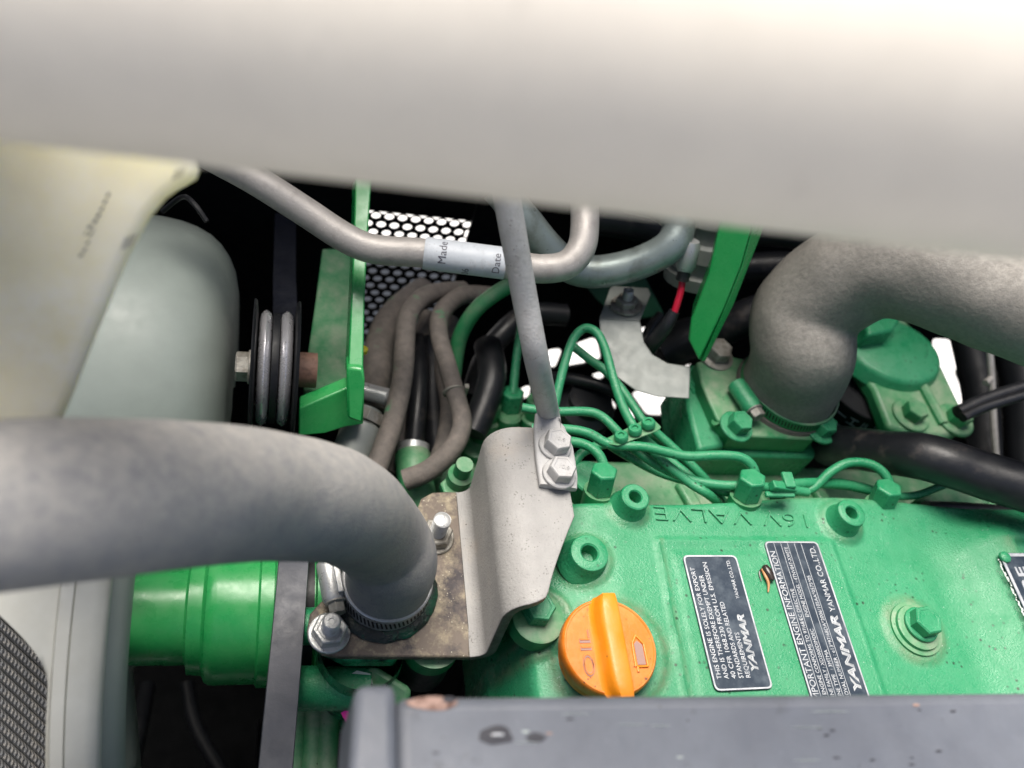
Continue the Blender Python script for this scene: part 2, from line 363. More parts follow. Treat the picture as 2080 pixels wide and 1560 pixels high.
for i in range(nx):
    for j in range(ny): bm.faces.new((gv[i][j], gv[i + 1][j], gv[i + 1][j + 1], gv[i][j + 1]))
edge = [gv[i][0] for i in range(nx + 1)] + [gv[nx][j] for j in range(1, ny + 1)] + [gv[i][ny] for i in range(nx - 1, -1, -1)] + [gv[0][j] for j in range(ny - 1, 0, -1)]
low = [bm.verts.new((v.co.x, v.co.y, .85)) for v in edge]
for i in range(len(edge)): bm.faces.new((edge[i], edge[(i + 1) % len(edge)], low[(i + 1) % len(edge)], low[i]))
gl = bm.verts.layers.float.new('grime')
for v in bm.verts:
    x, y = v.co.x, v.co.y; g_ = 0
    for cx, cy, r0, wd, am in ((b1.x, b1.y, .0185, .006, .9), (b2.x, b2.y, .0195, .007, .8), (capc.x, capc.y, .032, .006, .9), (plug[0].x, plug[0].y, .014, .004, .5), (plug[1].x, plug[1].y, .0145, .004, .5), (plug[2].x, plug[2].y, .0165, .005, .6), (RECESS.x, RECESS.y, .045, .004, 1.)):
        g_ = max(g_, am * max(0, 1 - abs(math.hypot(x - cx, y - cy) - r0) / wd))
    px0 = -.074 + .04 * (y - .05)
    g_ = max(g_, .55 * max(0, 1 - abs(x - px0 - .0035) / .0025) * (y < .053), .8 * sst(.078, .09, y), .5 * max(0, 1 - abs(x - .19) / .014) * (y < .05))
    v[gl] = g_
obj('cover_casting', bm, GREEN, vc, sharp=60)
for k, (p, r, h) in enumerate(zip(plug, (.0098, .0105, .0125), (.0125, .0125, .011))):
    z0 = cover_h(p.x, p.y); bm = BM()
    lathe(bm, [(r * 1.35, z0 - .004), (r * 1.18, z0 + .001), (r * 1.02, z0 + .004), (r, z0 + h * .8), (r * .95, z0 + h * .95), (r * .86, z0 + h), (r * .50, z0 + h), (r * .42, z0 + h - .001), (r * .40, z0 + h - .011), (0, z0 + h - .0115)], (p.x, p.y, 0), Z, 36)
    obj('threaded_boss', bm, GREEN, vc, label=None)
bm = BM(); z0 = cover_h(b2.x, b2.y)
lathe(bm, [(.0185, z0 - .002), (.018, z0 + .0015), (.0155, z0 + .002), (.0150, z0 + .004), (.0135, z0 + .0045), (0, z0 + .0045)], (b2.x, b2.y, 0), Z, 40)
obj('washer', bm, GREEN_D, vc)
bm = BM(); hexhead(bm, (b2.x + .001, b2.y + .001, z0 + .0045), (.04, .03, 1), .0102, .0075, .4, .0118, .0022); obj('cover_bolt', bm, GREEN, vc, bevel=.0004)
bm = BM(); z0 = cover_h(b1.x, b1.y) + .0035
lathe(bm, [(.0165, z0 - .010), (.016, z0 + .002), (.0148, z0 + .0025), (0, z0 + .0025)], (b1.x, b1.y, 0), Z, 40); obj('washer', bm, GREEN_D, vc)
bm = BM(); hexhead(bm, (b1.x - .001, b1.y + .003, z0 + .0025), Z, .0098, .010, .15); obj('cover_bolt', bm, GREEN, vc, bevel=.0004)
# raised casting letters, upside down from here
bm = BM(); A = G(1648, 1047, 1.0); B = G(1342, 1030, 1.0); xd = (B - A).normalized(); yd = Z.cross(xd)
text(bm, '16V VALVE', V((A.x, A.y, 1.0004)), xd, yd, .0150, .0009, spread=(B - A).length, off=-.02)
obj('raised_lettering', bm, GREEN, vc, bevel=.0005)

def nameplate(c, w, h, z, rows, label, logos, lines=()):
    """c = centre; text runs along +Y, lines step along +X"""
    p = roundpoly([V((c.x + sx * w / 2, c.y + sy * h / 2, z)) for sx, sy in ((-1, -1), (1, -1), (1, 1), (-1, 1))], .004, 4)
    pl = obj('nameplate', prism(BM(), p, V((0, 0, .0006))), PLATE, vc, label=label)
    bm = BM(); zt = z + .0006
    def rim(k, wd):
        a = roundpoly([V((c.x + sx * (w / 2 - k), c.y + sy * (h / 2 - k), zt)) for sx, sy in ((-1, -1), (1, -1), (1, 1), (-1, 1))], .0035, 4)
        b = roundpoly([V((c.x + sx * (w / 2 - k - wd), c.y + sy * (h / 2 - k - wd), zt)) for sx, sy in ((-1, -1), (1, -1), (1, 1), (-1, 1))], .003, 4)
        va = [[bm.verts.new(q + V((0, 0, dz))) for q in r] for r in (a, b) for dz in (0, .00025)]
        m_ = len(a)
        for i in range(m_):
            j = (i + 1) % m_
            bm.faces.new((va[1][i], va[1][j], va[3][j], va[3][i])); bm.faces.new((va[0][i], va[0][j], va[1][j], va[1][i])); bm.faces.new((va[2][i], va[2][j], va[3][j], va[3][i]))
    rim(.0003, .0009)
    for fx in lines: box(bm, (c.x - w / 2 + w * fx, c.y, zt), (.0003, h - .003, .0003))
    for s_, fx, fy0, fy1, size in rows:
        x = c.x - w / 2 + w * fx; ya = c.y - h / 2 + h * fy0
        text(bm, s_, V((x, ya, zt)), Y, -X, size, .0002, spread=(fy1 - fy0) * h)
    obj('lettering', bm, LETTER, pl, flat=True)
    bm = BM()
    for s_, fx, fy0, fy1, size in logos:
        x = c.x - w / 2 + w * fx; ya = c.y - h / 2 + h * fy0
        text(bm, s_, V((x, ya, zt)), Y, -X, size, 0, shear=.25, spread=(fy1 - fy0) * h, line=.045)
    if logos: obj('logo', bm, LETTER, pl, flat=True)
    else: bm.free()
zp = 1.0018
c = (G(1385, 1128, zp) + G(1570, 1400, zp)) / 2
nameplate(c, .0385, .086, zp, [('THIS ENGINE IS SOLELY FOR EXPORT', .16, .08, .90, .0043), ('AND IS THEREFORE EXEMPT UNDER', .285, .08, .84, .0043), ('40 CFR 1068.230 FROM U.S. EMISSION', .41, .08, .94, .0043), ('STANDARDS AND RELATED', .535, .08, .63, .0043), ('REQUIREMENTS', .66, .08, .40, .0043), ('YANMAR CO.,LTD.', .84, .655, .96, .0034)],
          'dark nameplate with scuffed export notice nearer the oil cap', [('YANMAR', .83, .115, .53, .0066)])
c = G(1550, 1100, zp); c2 = V((c.x + .0205, c.y - .056, zp))
nameplate(c2, .041, .112, zp, [('IMPORTANT ENGINE INFORMATION', .15, .06, .93, .0058), ('THIS ENGINE CONFORMS TO 97/68/EC DIRECTIVE', .275, .03, .70, .0036), ('ENGINE FAMILY : XD2000DIMDEC', .40, .03, .46, .0036), ('ENGINE MODEL : 4TNV84T-XWJTE', .40, .53, .96, .0036), ('ENGINE TYPE   : 3MTMA', .525, .03, .34, .0036), ('APPROVAL NUMBER : e13*97/68DA*2006/105AA*0575*05', .65, .02, .78, .0036), ('YANMAR CO.,LTD.', .90, .56, .965, .0058)],
          'dark nameplate with lined engine data table, right of the other one', [('YANMAR', .90, .10, .53, .0075)], (.175, .30, .425, .55, .675))
zp = 1.0155; c = G(2026, 1124, zp); c3 = V((c.x + .03, c.y - .055, zp))
p = roundpoly([V((c3.x + sx * .030, c3.y + sy * .055, zp)) for sx, sy in ((-1, -1), (1, -1), (1, 1), (-1, 1))], .003)
pl = obj('nameplate', prism(BM(), p, V((0, 0, .0007))), PLATE, vc, label='black and silver badge plate cut off by the right edge')
bm = BM(); zt = zp + .0007
for sx in (-1, 1): box(bm, (c3.x + sx * .0285, c3.y, zt), (.0022, .108, .0004))
for sy in (-1, 1): box(bm, (c3.x, c3.y + sy * .0535, zt), (.054, .0022, .0004))
text(bm, 'JOHN DEERE', V((c3.x - .0140, c3.y - .048, zt)), Y, -X, .0115, .0003, spread=.094, off=.02)
box(bm, (c3.x - .0112, c3.y, zt), (.0008, .094, .0003)); box(bm, (c3.x + .005, c3.y + .0465, zt), (.032, .0008, .0003))
obj('lettering', bm, LETTER, pl, flat=True)
bm = BM(); lathe(bm, [(.0042, 0), (.004, .0015), (.0028, .0026), (0, .003)], (c3.x - .0265, c3.y + .0515, zt), Z, 20); obj('rivet', bm, GREEN, pl)
bm = BM()
for k in range(60):
    y = c3.y + .05 - k * .0017; xx = c3.x - .0318 + random.uniform(-.0008, .0008); s_ = random.uniform(.0006, .0018)
    box(bm, (xx, y, zp + .0004), (s_, s_ * 1.4, .0003))
obj('chipped_paint', bm, LINT, pl, flat=True)

# dead insect stuck between the plates
p = G(1556, 1172, 1.0022); t = thing('dead_insect', 'shiny brown dead insect stuck beside the data plate', 'insect', p)
bm = BM(); lathe(bm, [(0, -.0062), (.0022, -.005), (.0031, -.001), (.003, .002), (.002, .005), (0, .006)], p + V((.0012, .002, .0018)), (-.25, 1, 0), 16); obj('body', bm, BUG, t)
bm = BM(); tube(bm, [p + V((-.002, .005, .001)), p + V((-.0018, .0, .0022)), p + V((-.0008, -.005, .0018)), p + V((-.002, -.0105, .0005))], [.0007, .0010, .0009, .0005], 8, 5); obj('leg', bm, BUG2, t)
bm = BM(); tube(bm, [p + V((-.001, .006, .0012)), p + V((-.0042, .003, .0006)), p + V((-.0045, -.003, .0004))], [.0004, .0006, .0003], 6, 5); obj('leg', bm, BUG, t)

# ------------------------------------------------------------------ oil filler cap
zc = 1.013; cc = G(1240, 1312, zc); R = .0285
t = thing('oil_filler_cap', 'orange plastic oil filler cap with raised grip bar on the green cover', 'oil cap', (cc.x, cc.y, .99))
bm = BM(); lathe(bm, [(R * .86, -.022), (R * .86, -.011), (R * .97, -.0105), (R, -.009), (R, -.002), (R * .985, -.0008), (R * .96, 0), (R * .93, 0), (R * .92, -.0004), (R * .60, -.0002), (0, 0)], (cc.x, cc.y, zc), Z, 72); obj('cap_disc', bm, ORANGE, t)
# grip bar: cross-section with a soft fillet on its left side, tapering off at both ends
bm = BM(); sec = [(-.0122, 0), (-.0102, .0010), (-.0088, .0034), (-.0074, .0068), (-.0060, .0088), (-.0040, .0094), (.0030, .0094), (.0043, .0088), (.0048, .0074), (.0052, 0)]
prev = None; ends = []; nL = 26
gc = V((cc.x + .0015, cc.y - .001, zc))
for i in range(nL + 1):
    v = -1 + 2 * i / nL; e = (1 - abs(v) ** 8); wd = .55 + .45 * (1 - abs(v) ** 6)
    ring = [bm.verts.new(gc + V((a * (wd if a < -.005 else 1), v * R * 1.05, b * (.80 + .20 * e) - .0004))) for a, b in sec]
    ends.append(ring)
    if prev:
        for k in range(len(sec) - 1): bm.faces.new((prev[k], prev[k + 1], ring[k + 1], ring[k]))
    prev = ring
for r in (ends[0], ends[-1]): bm.faces.new(r)
obj('grip', bm, ORANGE2, t, sharp=50, bevel=.0006)
bm = BM(); text(bm, 'OIL', V((cc.x - .0118, cc.y - .0175, zc - .0002)), Y, -X, .0092, .0008, spread=.0265, off=-.02); obj('raised_lettering', bm, ORANGE, t, bevel=.0002)
bm = BM(); text(bm, 'OIL', V((cc.x - .0118, cc.y - .0175, zc - .0002)), Y, -X, .0092, .0004, spread=.0265, off=.012); obj('grime_outline', bm, SOOT, t, flat=True)
bm = BM(); q = G(1300, 1322, zc)
for a, b in (((-.004, -.009), (.003, -.009)), ((.003, -.009), (.003, .004)), ((.003, .004), (-.001, .009)), ((-.001, .009), (-.004, .0045)), ((-.004, .0045), (-.0045, -.009)), ((-.0035, -.009), (-.0035, -.012))):
    tube(bm, [V((q.x + a[0], q.y + a[1], zc + .0002)), V((q.x + b[0], q.y + b[1], zc + .0002))], .0007, 8, 1)
obj('oil_can_symbol', bm, ORANGE2, t)
bm = BM(); prism(bm, [V((q.x + a, q.y + b, zc)) for a, b in ((-.003, -.008), (.002, -.008), (.002, .0035), (-.001, .006), (-.003, .004))], V((0, 0, .0002))); obj('symbol_field', bm, SOOT, t)

# ------------------------------------------------------------------ bent mounting bracket with its stained foot
z0, z1 = .955, 1.022
hx = G(957, 1335, z0).x
t = thing('mounting_bracket', 'grey galvanised bent steel bracket with a stained brown foot, bolted to the rod', 'bracket', (hx, .03, z0))
foot = [(652, 1222), (630, 1246), (624, 1278), (634, 1308), (656, 1326), (690, 1333), (955, 1335), (957, 1000), (905, 998), (878, 1000), (856, 1012), (845, 1040), (800, 1100)]
pts = [G(x, y, z0) for x, y in foot]
obj('foot_plate', prism(BM(), pts, V((0, 0, -.006))), RUST, t, bevel=.0012)
ya, yb = G(957, 1335, z0).y, G(957, 1000, z0).y
# profile (x offset, z) of the bend and where its front and back outlines run
prof = []
r = .008
for k in range(7): a = k / 6 * math.pi / 2; prof.append((r * math.sin(a), z0 + r - r * math.cos(a)))
prof = [(-.001, z0)] + [(x, z) for x, z in prof]
R2 = .020
for k in range(9): a = k / 8 * math.pi / 2; prof.append((r + R2 - R2 * math.cos(a), z1 - R2 + R2 * math.sin(a)))
TOPW = [(1050, 868, 1235), (1080, 868, 1222), (1110, 868, 1219), (1140, 880, 1196)]
def at_top(px, py): return G(px, py, z1)
base_n = len(prof)
xa = hx + r + R2; xe = at_top(1166, 1040).x
for k in range(1, 15): prof.append((r + R2 + (xe - xa) * k / 14, z1))
bm = BM(); ny = 40; grid = []
tf = at_top(1100, 1225).y; xf_full = at_top(1118, 1200).x - .002
tb = at_top(1090, 868).y
for i, (dx, z) in enumerate(prof):
    x = hx + dx; s_ = sst(z0, z1, z)
    f = ya + (tf - ya) * s_; b = yb + (tb - yb) * s_
    if s_ < .999: b = yb + (tb - yb) * max(s_, 0) ** .8
    if x > xf_full:                                   # the outline slants back on its front right corner
        u = (x - xf_full) / (xe - xf_full); f = tf + (at_top(1166, 1060).y - tf) * u ** .85 + .004
    elif x > xf_full - .012: f += .004 * ((x - xf_full + .012) / .012) ** 2
    grid.append([bm.verts.new((x, f + (b - f) * j / ny, z)) for j in range(ny + 1)])
for i in range(len(grid) - 1):
    for j in range(ny): bm.faces.new((grid[i][j], grid[i + 1][j], grid[i + 1][j + 1], grid[i][j + 1]))
o = obj('bent_plate', bm, (GALV, CUT), t, sharp=60)
sm = o.modifiers.new('thickness', 'SOLIDIFY'); sm.thickness = .0062; sm.offset = -1; sm.use_quality_normals = True; sm.material_offset_rim = 1
bv = o.modifiers.new('bevel', 'BEVEL'); bv.width = .0007; bv.segments = 2; bv.limit_method = 'ANGLE'; bv.angle_limit = math.radians(50)
# studs and nuts
for (px, py, rs, nr, hh, m, lab) in ((668, 1287, .0054, .0106, .0165, ZINC, None), (884, 1092, .0056, .0105, .022, ZDIRT, 'dirty brown nut half under the hose')):
    q = G(px, py, z0)
    bm = BM(); lathe(bm, [(0, 0), (nr * 1.18, 0), (nr * 1.18, .0015), (nr * 1.12, .002), (0, .002)], q, Z, 32); obj('washer', bm, m, t)
    bm = BM(); hexhead(bm, q + V((0, 0, .002)), Z, nr, .0075, .35); nut = obj('nut', bm, m, t, bevel=.0005, label=lab)
    bm = BM(); stud(bm, q + V((0, 0, .004)), Z, rs, hh); obj('stud', bm, ZINC, nut)

# ------------------------------------------------------------------ strut rod, flattened at its bolted end
zt = z1 + .0003
bc = [G(1128, 905, zt + .006), G(1136, 962, zt + .006)]
t = thing('strut_rod', 'long grey galvanised rod flattened at the end, bolted to the bent bracket', 'rod', (bc[0].x, bc[0].y, zt))
bm = BM(); Rr = .0072
fa = G(1112, 850, zt + .004)
path = [P(1000, 250, .435), P(1032, 415, .458), P(1065, 600, .486), P(1092, 740, .507), fa + V((0, .004, .003)), fa + V((.001, -.006, 0))]
dirv = (bc[1] - bc[0]); dirv.z = 0; dirv.normalize(); side = V((dirv.y, -dirv.x, 0))
cs = []; segs = 20
pl = spline(path, 8); endp = G(1134, 990, zt + .003)
# round section morphing into a flat tab
stations = [(p, Rr, Rr) for p in pl[:-9]] 
n0 = len(stations); tabp = [pl[-9], pl[-6], pl[-3], fa, (fa * .7 + bc[0] * .3), bc[0] * 1.0, (bc[0] + bc[1]) / 2, bc[1] * 1.0, endp]
wds = [(.0072, .0072), (.0073, .0068), (.0076, .0055), (.0085, .0032), (.0105, .0026), (.0128, .0025), (.0130, .0025), (.0128, .0025), (.0120, .0025)]
for p, (a, b) in zip(tabp, wds): stations.append((V(p), a, b))
for k in range(len(stations)):
    if k >= n0 + 4: stations[k][0].z = zt + .0025
rings = []
for i, (p, a, b) in enumerate(stations):
    tn = (stations[min(i + 1, len(stations) - 1)][0] - stations[max(i - 1, 0)][0]).normalized()
    u = (side - tn * side.dot(tn)).normalized(); v = tn.cross(u); k_ = sst(n0, n0 + 4, i); ring = []
    for k in range(segs):
        an = 2 * math.pi * k / segs; cx_, cy_ = math.cos(an), math.sin(an); pw = 1 - .55 * k_
        ring.append(bm.verts.new(p + u * a * math.copysign(abs(cx_) ** pw, cx_) + v * b * math.copysign(abs(cy_) ** pw, cy_)))
    rings.append(ring)
for A, B in zip(rings, rings[1:]):
    for k in range(segs): bm.faces.new((A[k], A[(k + 1) % segs], B[(k + 1) % segs], B[k]))
bm.faces.new(rings[0]); bm.faces.new(rings[-1])
obj('rod', bm, GALV2, t, sharp=50)
for q, rot in zip(bc, (.5, .25)):
    bm = BM(); hexhead(bm, V((q.x, q.y, zt + .0048)), V((.03, .02, 1)), .0088, .0078, rot, .0108, .0022); b_ = obj('flange_bolt', bm, GALV2, t, bevel=.0004)
    bm = BM(); text(bm, '10.9', V((q.x, q.y - .0015, zt + .0048 + .0098)), X * .9 - Y * .3, Y * .9 + X * .3, .0042, .0003, align='CENTER'); obj('head_mark', bm, GALV2, b_, flat=True)

# ------------------------------------------------------------------ thermostat housing under the foot
hb = G(780, 1200, z0)
t = thing('thermostat_housing', 'oily green thermostat housing below the stained foot plate', 'housing', (hb.x, hb.y, .86))
o = [G(x, y, z0 - .0062) for x, y in ((640, 1235), (632, 1285), (650, 1322), (700, 1345), (800, 1345), (830, 1300), (870, 1100), (850, 1030), (790, 1100))]
bm = BM(); prism(bm, [p + V((.001, .001, 0)) for p in o], V((0, 0, -.012))); obj('gasket_flange', bm, OILY, t, bevel=.002)
q = G(730, 1360, z0 - .02); bm = BM(); lathe(bm, [(.026, .0), (.027, -.03), (.022, -.06), (.02, -.12), (0, -.12)], V((q.x + .002, q.y + .012, z0 - .014)), Z, 32); obj('housing_body', bm, OILY, t)
q = P(690, 1398, .55); a = (P(600, 1398, .548) - q).normalized()
bm = BM(); lathe(bm, [(0, -.02), (.0135, -.02), (.0135, .026), (.0125, .0275), (0, .0275)], q, a, 32); obj('side_outlet', bm, GREEN, t)
q = P(627, 1272, .553); bm = BM(); lathe(bm, [(0, -.03), (.0115, -.03), (.0115, .006), (.0105, .007), (0, .007)], q, -X, 28); obj('sensor_boss', bm, GREEN, t)
bm = BM(); hexhead(bm, q + V((-.007, 0, 0)), -X, .0088, .0095, .2, .0105, .0016); obj('plug_bolt', bm, GREEN_D, t, bevel=.0004)
q = P(705, 1455, .54); bm = BM(); prism(bm, [P(x, y, .545) for x, y in ((690, 1395), (760, 1350), (840, 1400), (800, 1500), (700, 1462), (684, 1440))], ray(720, 1420) * .03); obj('lower_casting', bm, GREEN_D, t, bevel=.004)
bm = BM(); prism(bm, [P(x, y, .543) for x, y in ((692, 1448), (706, 1440), (714, 1462), (704, 1470))], ray(700, 1450) * .004); obj('paint_mark', bm, PINK, t)
bm = BM(); prism(bm, [P(x, y, .5435) for x, y in ((697, 1378), (725, 1362), (752, 1368), (758, 1390), (735, 1382), (710, 1392))], ray(700, 1450) * .004); obj('bare_patch', bm, LINT, t)
q = G(880, 1345, z0 - .016)
bm = BM(); lathe(bm, [(0, 0), (.0180, 0), (.0180, -.014), (.0172, -.0145)], V((q.x, q.y + .012, z0 - .010)), Z, 32); obj('neck', bm, GREEN_D, t)
bm = BM(); lathe(bm, [(.0172, -.0145), (.0172, -.05), (0, -.05)], V((q.x, q.y + .012, z0 - .010)), Z, 32); obj('hose_stub', bm, BLACKR, t)
bm = BM()
for px in (604, 640, 668): tube(bm, [P(px, 1445, .60), P(px - 8, 1600, .58)], .0075, 12, 2)
obj('rib', bm, GREEN_D, t)

# ------------------------------------------------------------------ big lower-left hose and its clamp
hr = .0264
t_h = [P(-420, 1080, .262), P(-160, 1042, .272), P(80, 1020, .288), P(330, 1005, .325), P(540, 1006, .375), P(690, 1030, .428), hb + V((-.013, .004, .070)), hb + V((-.0015, .001, .045)), hb + V((0, 0, .022)), hb + V((0, 0, -.004))]
bm = BM(); tube(bm, t_h, [.0272, .0272, .0275, .0275, .0276, .0274, .0268, .0264, hr - .0002, hr - .0002], 48, 10, wob=.0004)
obj('radiator_hose', bm, HOSE, label='fat dusty grey hose curving from the left edge down to the stained foot plate', cat='hose')
bm = BM(); 
for k in range(1): lathe(bm, [(hr, 0), (hr + .0066, 0), (hr + .0072, .0012), (hr + .0058, .0024), (hr + .002, .0036), (hr, .0040)], hb, Z, 56)
for v in bm.verts: v.co += (v.co - hb).normalized() * .0009 * noise.noise(v.co * 260)
obj('oil_seep', bm, OIL, label='wet black oil ring weeping around the foot of the fat hose', cat='oil ring')
def clamp(name, label, c, ax, r, h0, wdt, m, ms, a0, sc_dir, sc_m, nsl=30, slarc=(0, 6.28), hs=1.):
    t = thing(name, label, 'hose clamp', c); R = frame(ax)
    bm = BM(); lathe(bm, [(r - .0005, h0), (r + .0004, h0), (r + .0012, h0 + .0006), (r + .0012, h0 + wdt - .0006), (r + .0004, h0 + wdt), (r - .0005, h0 + wdt)], c, ax, 64); band = obj('band', bm, m, t)
    bm = BM()
    for k in range(nsl):
        a = slarc[0] + (slarc[1] - slarc[0]) * k / nsl; d = R @ V((math.cos(a), math.sin(a), 0)); tg = R @ V((-math.sin(a), math.cos(a), 0)); axv = V(ax).normalized()
        Rb = Matrix((tg * .97 + axv * .25, d, axv * .97 - tg * .25)).transposed()
        box(bm, V(c) + d * (r + .0011) + axv * (h0 + wdt / 2), (.0011, .0006, wdt * .52), Rb)
    obj('slot', bm, ms, band, flat=True, kind='stuff')
    d = R @ V((math.cos(a0), math.sin(a0), 0)); tg = V(sc_dir).normalized(); axv = V(ax).normalized()
    Rb = Matrix((tg, axv, tg.cross(axv))).transposed(); k = V(c) + d * (r + .0052 * hs) + axv * (h0 + wdt / 2)
    bm = BM(); box(bm, k - d * .003, (.016 * hs, wdt * 1.12, .004), Rb); sad = obj('screw_saddle', bm, sc_m, t, bevel=.0008)
    bm = BM(); lathe(bm, [(0, -.0105), (.0046, -.0105), (.0056, -.0095), (.0056, .0085), (.0046, .0105), (0, .0105)], k + d * .0005, tg, 24)
    for v in bm.verts: v.co = k + (v.co - k) * hs
    obj('screw_housing', bm, sc_m, sad)
    bm = BM(); hexhead(bm, k + tg * .0105 * hs, tg, .0042 * hs, .005 * hs, 0, .0052 * hs, .001); obj('screw', bm, ZDIRT, sad, bevel=.0003)
fr = math.atan2(-1, 0)
clamp('hose_clamp', 'silver worm drive clamp round the foot of the fat grey hose', hb, Z, hr, .0045, .0150, ZINC, DARK, math.radians(178), (.18, -1, 0), ZINC, 34, (math.radians(185), math.radians(372)), 1.25)

# ------------------------------------------------------------------ right-hand housing, hose and clamp
zf = .975; rc = G(1593, 798, zf); rr = .0388
t = thing('outlet_housing', 'square green outlet housing with dusty top and bolted flange under the right hose', 'housing', (rc.x, rc.y, zf - .05))
o = [G(x, y, zf) for x, y in ((1415, 735), (1470, 720), (1700, 770), (1690, 835), (1655, 893), (1490, 885), (1456, 850), (1425, 780))]
bm = BM(); prism(bm, o, V((0, 0, -.020))); obj('top_flange', bm, GREEN_D, t, bevel=.0015)
lo = [G(x, y, zf - .0205) for x, y in ((1385, 755), (1470, 730), (1690, 800), (1655, 930), (1490, 926), (1420, 925), (1400, 860))]
bm = BM(); prism(bm, lo, V((0, 0, -.05))); obj('housing_block', bm, GREEN, t, bevel=.002)
bm = BM(); prism(bm, [G(x, y, zf - .012) for x, y in ((1386, 752), (1412, 735), (1424, 790), (1455, 860), (1475, 905), (1420, 915), (1398, 830))], V((0, 0, -.035))); obj('side_lug', bm, GREEN, t, bevel=.003)
bm = BM(); tube(bm, [G(1455, 855, zf - .003), G(1485, 905, zf - .026), G(1440, 912, zf - .03)], .004, 10, 5); obj('cast_rib', bm, GREEN_D, t)
for (px, py, m, s_) in ((1494, 868, GREEN, 1.0), (1665, 873, GREEN, 1.0), (1452, 722, ZDIRT, 1.15)):
    q = G(px, py, zf); bm = BM(); hexhead(bm, q, V((.05, -.05, 1)), .0092 * s_, .0095, .4, .0135 * s_, .0025); obj('flange_bolt', bm, m, t, bevel=.0005, label='unpainted grey bolt at the back corner' if m is ZDIRT else None)
q = G(1408, 800, zf - .02); bm = BM(); lathe(bm, [(0, 0), (.013, 0), (.013, .003), (.010, .004), (.009, .006), (.0065, .0065), (.0055, .010), (0, .010)], q, V((-.8, -.35, .45)), 28); obj('side_plug', bm, GREEN, t)
t2 = [rc + V((0, 0, -.005)), rc + V((-.001, 0, .010)), rc + V((-.004, .001, .030)), rc + V((-.013, .004, .055)), P(1632, 636, .665), P(1708, 570, .645), P(1790, 535, .625), P(1900, 550, .605), P(2060, 608, .585), P(2300, 690, .56)]
bm = BM(); tube(bm, t2, [rr, rr, rr * .99, rr * .98, .0380, .0385, .0385, .0390, .0385, .038], 48, 10, wob=.0013)
o = obj('outlet_hose', bm, HOSE2, label='fat wrinkled brown grey hose rising from the green housing to the right edge', cat='hose')
rm = o.modifiers.new('remesh', 'REMESH'); rm.mode = 'VOXEL'; rm.voxel_size = .0022; rm.use_smooth_shade = True
sm = o.modifiers.new('smooth', 'SMOOTH'); sm.factor = .5; sm.iterations = 9
clamp('hose_clamp', 'green painted worm drive clamp round the wrinkled right hose', rc, Z, rr, .004, .0105, GREEN_D, DARK, math.radians(196), (.25, -1, .1), GREEN, 40, (math.radians(190), math.radians(340)), 1.3)
bm = BM(); lathe(bm, [(rr + .0001, 0), (rr + .0028, 0), (rr + .002, .0035), (rr + .0001, .004)], rc, Z, 56); obj('hose_gasket', bm, HOSE3, label='brown gasket lip between the wrinkled hose and the green flange', cat='gasket')

# cylinder head behind the cover
t = thing('cylinder_head', 'grimy green cylinder head strip behind the valve cover', 'cylinder head', (.1, .14, .85))
bm = BM(); box(bm, (.14, .126, .885), (.48, .06, .08)); obj('head_casting', bm, GREEN_D, t, bevel=.004)
for x in (.0, .06, .12, .19, .26): bm = BM(); box(bm, (x, .122, .926), (.012, .03, .010), Matrix.Rotation(.3, 3, 'Z')); obj('cast_lug', bm, GREEN_D, t, bevel=.003)
bm = BM(); prism(bm, [G(x, y, .975) for x, y in ((1860, 1012), (1940, 965), (2000, 960), (2018, 1030), (1960, 1050))], V((0, 0, -.03))); obj('side_lobe', bm, GREEN_D, t, bevel=.005)
bm = BM(); prism(bm, [G(x, y, .975) for x, y in ((2035, 1028), (2055, 1000), (2110, 1010), (2110, 1050), (2040, 1046))], V((0, 0, -.03))); obj('side_lobe', bm, GREEN, t, bevel=.004)
bm = BM(); tube(bm, [G(1880, 1038, .99), G(1960, 1040, .99), G(2120, 1052, .99)], .0075, 14, 5); obj('drain_hose', bm, BLACKR, label='thin black hose lying along the back edge of the valve cover', cat='hose')
bm = BM(); box(bm, (-.12, .155, .80), (.13, .07, .12)); obj('injection_pump', bm, GREEN_D, label='dark green injection pump body in the shade below the fuel lines', cat='fuel pump', bevel=.006)

# ------------------------------------------------------------------ fuel lines
NAX = M3 @ V((.12, .80, .58))
FG = 'steel fuel injection lines on the engine'
def fuel(label, pts, r=.0033, nut=None):
    t = thing('fuel_line', label, 'fuel line', P(*pts[-1]), FG)
    bm = BM(); tube(bm, [P(*p) for p in pts], r, 14, 7); obj('tube', bm, GREEN, t)
    if nut:
        px, py, d, s_ = nut; q = P(px, py, d); s_ *= 1.06; bm = BM()
        lathe(bm, [(0, -.018), (.0092 * s_, -.018), (.0092 * s_, -.001), (.0082 * s_, .0), (.0055 * s_, .0002), (0, .0002)], q, NAX, 6, .3); n_ = obj('union_nut', bm, GREEN, t, bevel=.0006)
        bm = BM(); lathe(bm, [(0, -.036), (.0105 * s_, -.036), (.0105 * s_, -.018), (0, -.018)], q, NAX, 20); obj('injector_top', bm, GREEN_D, t)
fuel('green fuel line in a tall hoop beside the grey rod', [(1122, 850, .63), (1134, 790, .635), (1148, 735, .64), (1165, 688, .645), (1188, 667, .645), (1212, 676, .642), (1230, 712, .638), (1246, 770, .63), (1266, 828, .622), (1296, 880, .615), (1345, 935, .61), (1400, 980, .61), (1440, 1005, .61), (1480, 1040, .64)])
fuel('green fuel line running straight behind the tall hoop', [(1160, 700, .665), (1195, 728, .662), (1228, 752, .66), (1262, 790, .655), (1300, 846, .645), (1345, 908, .64), (1395, 960, .635), (1430, 992, .63), (1470, 1030, .66)])
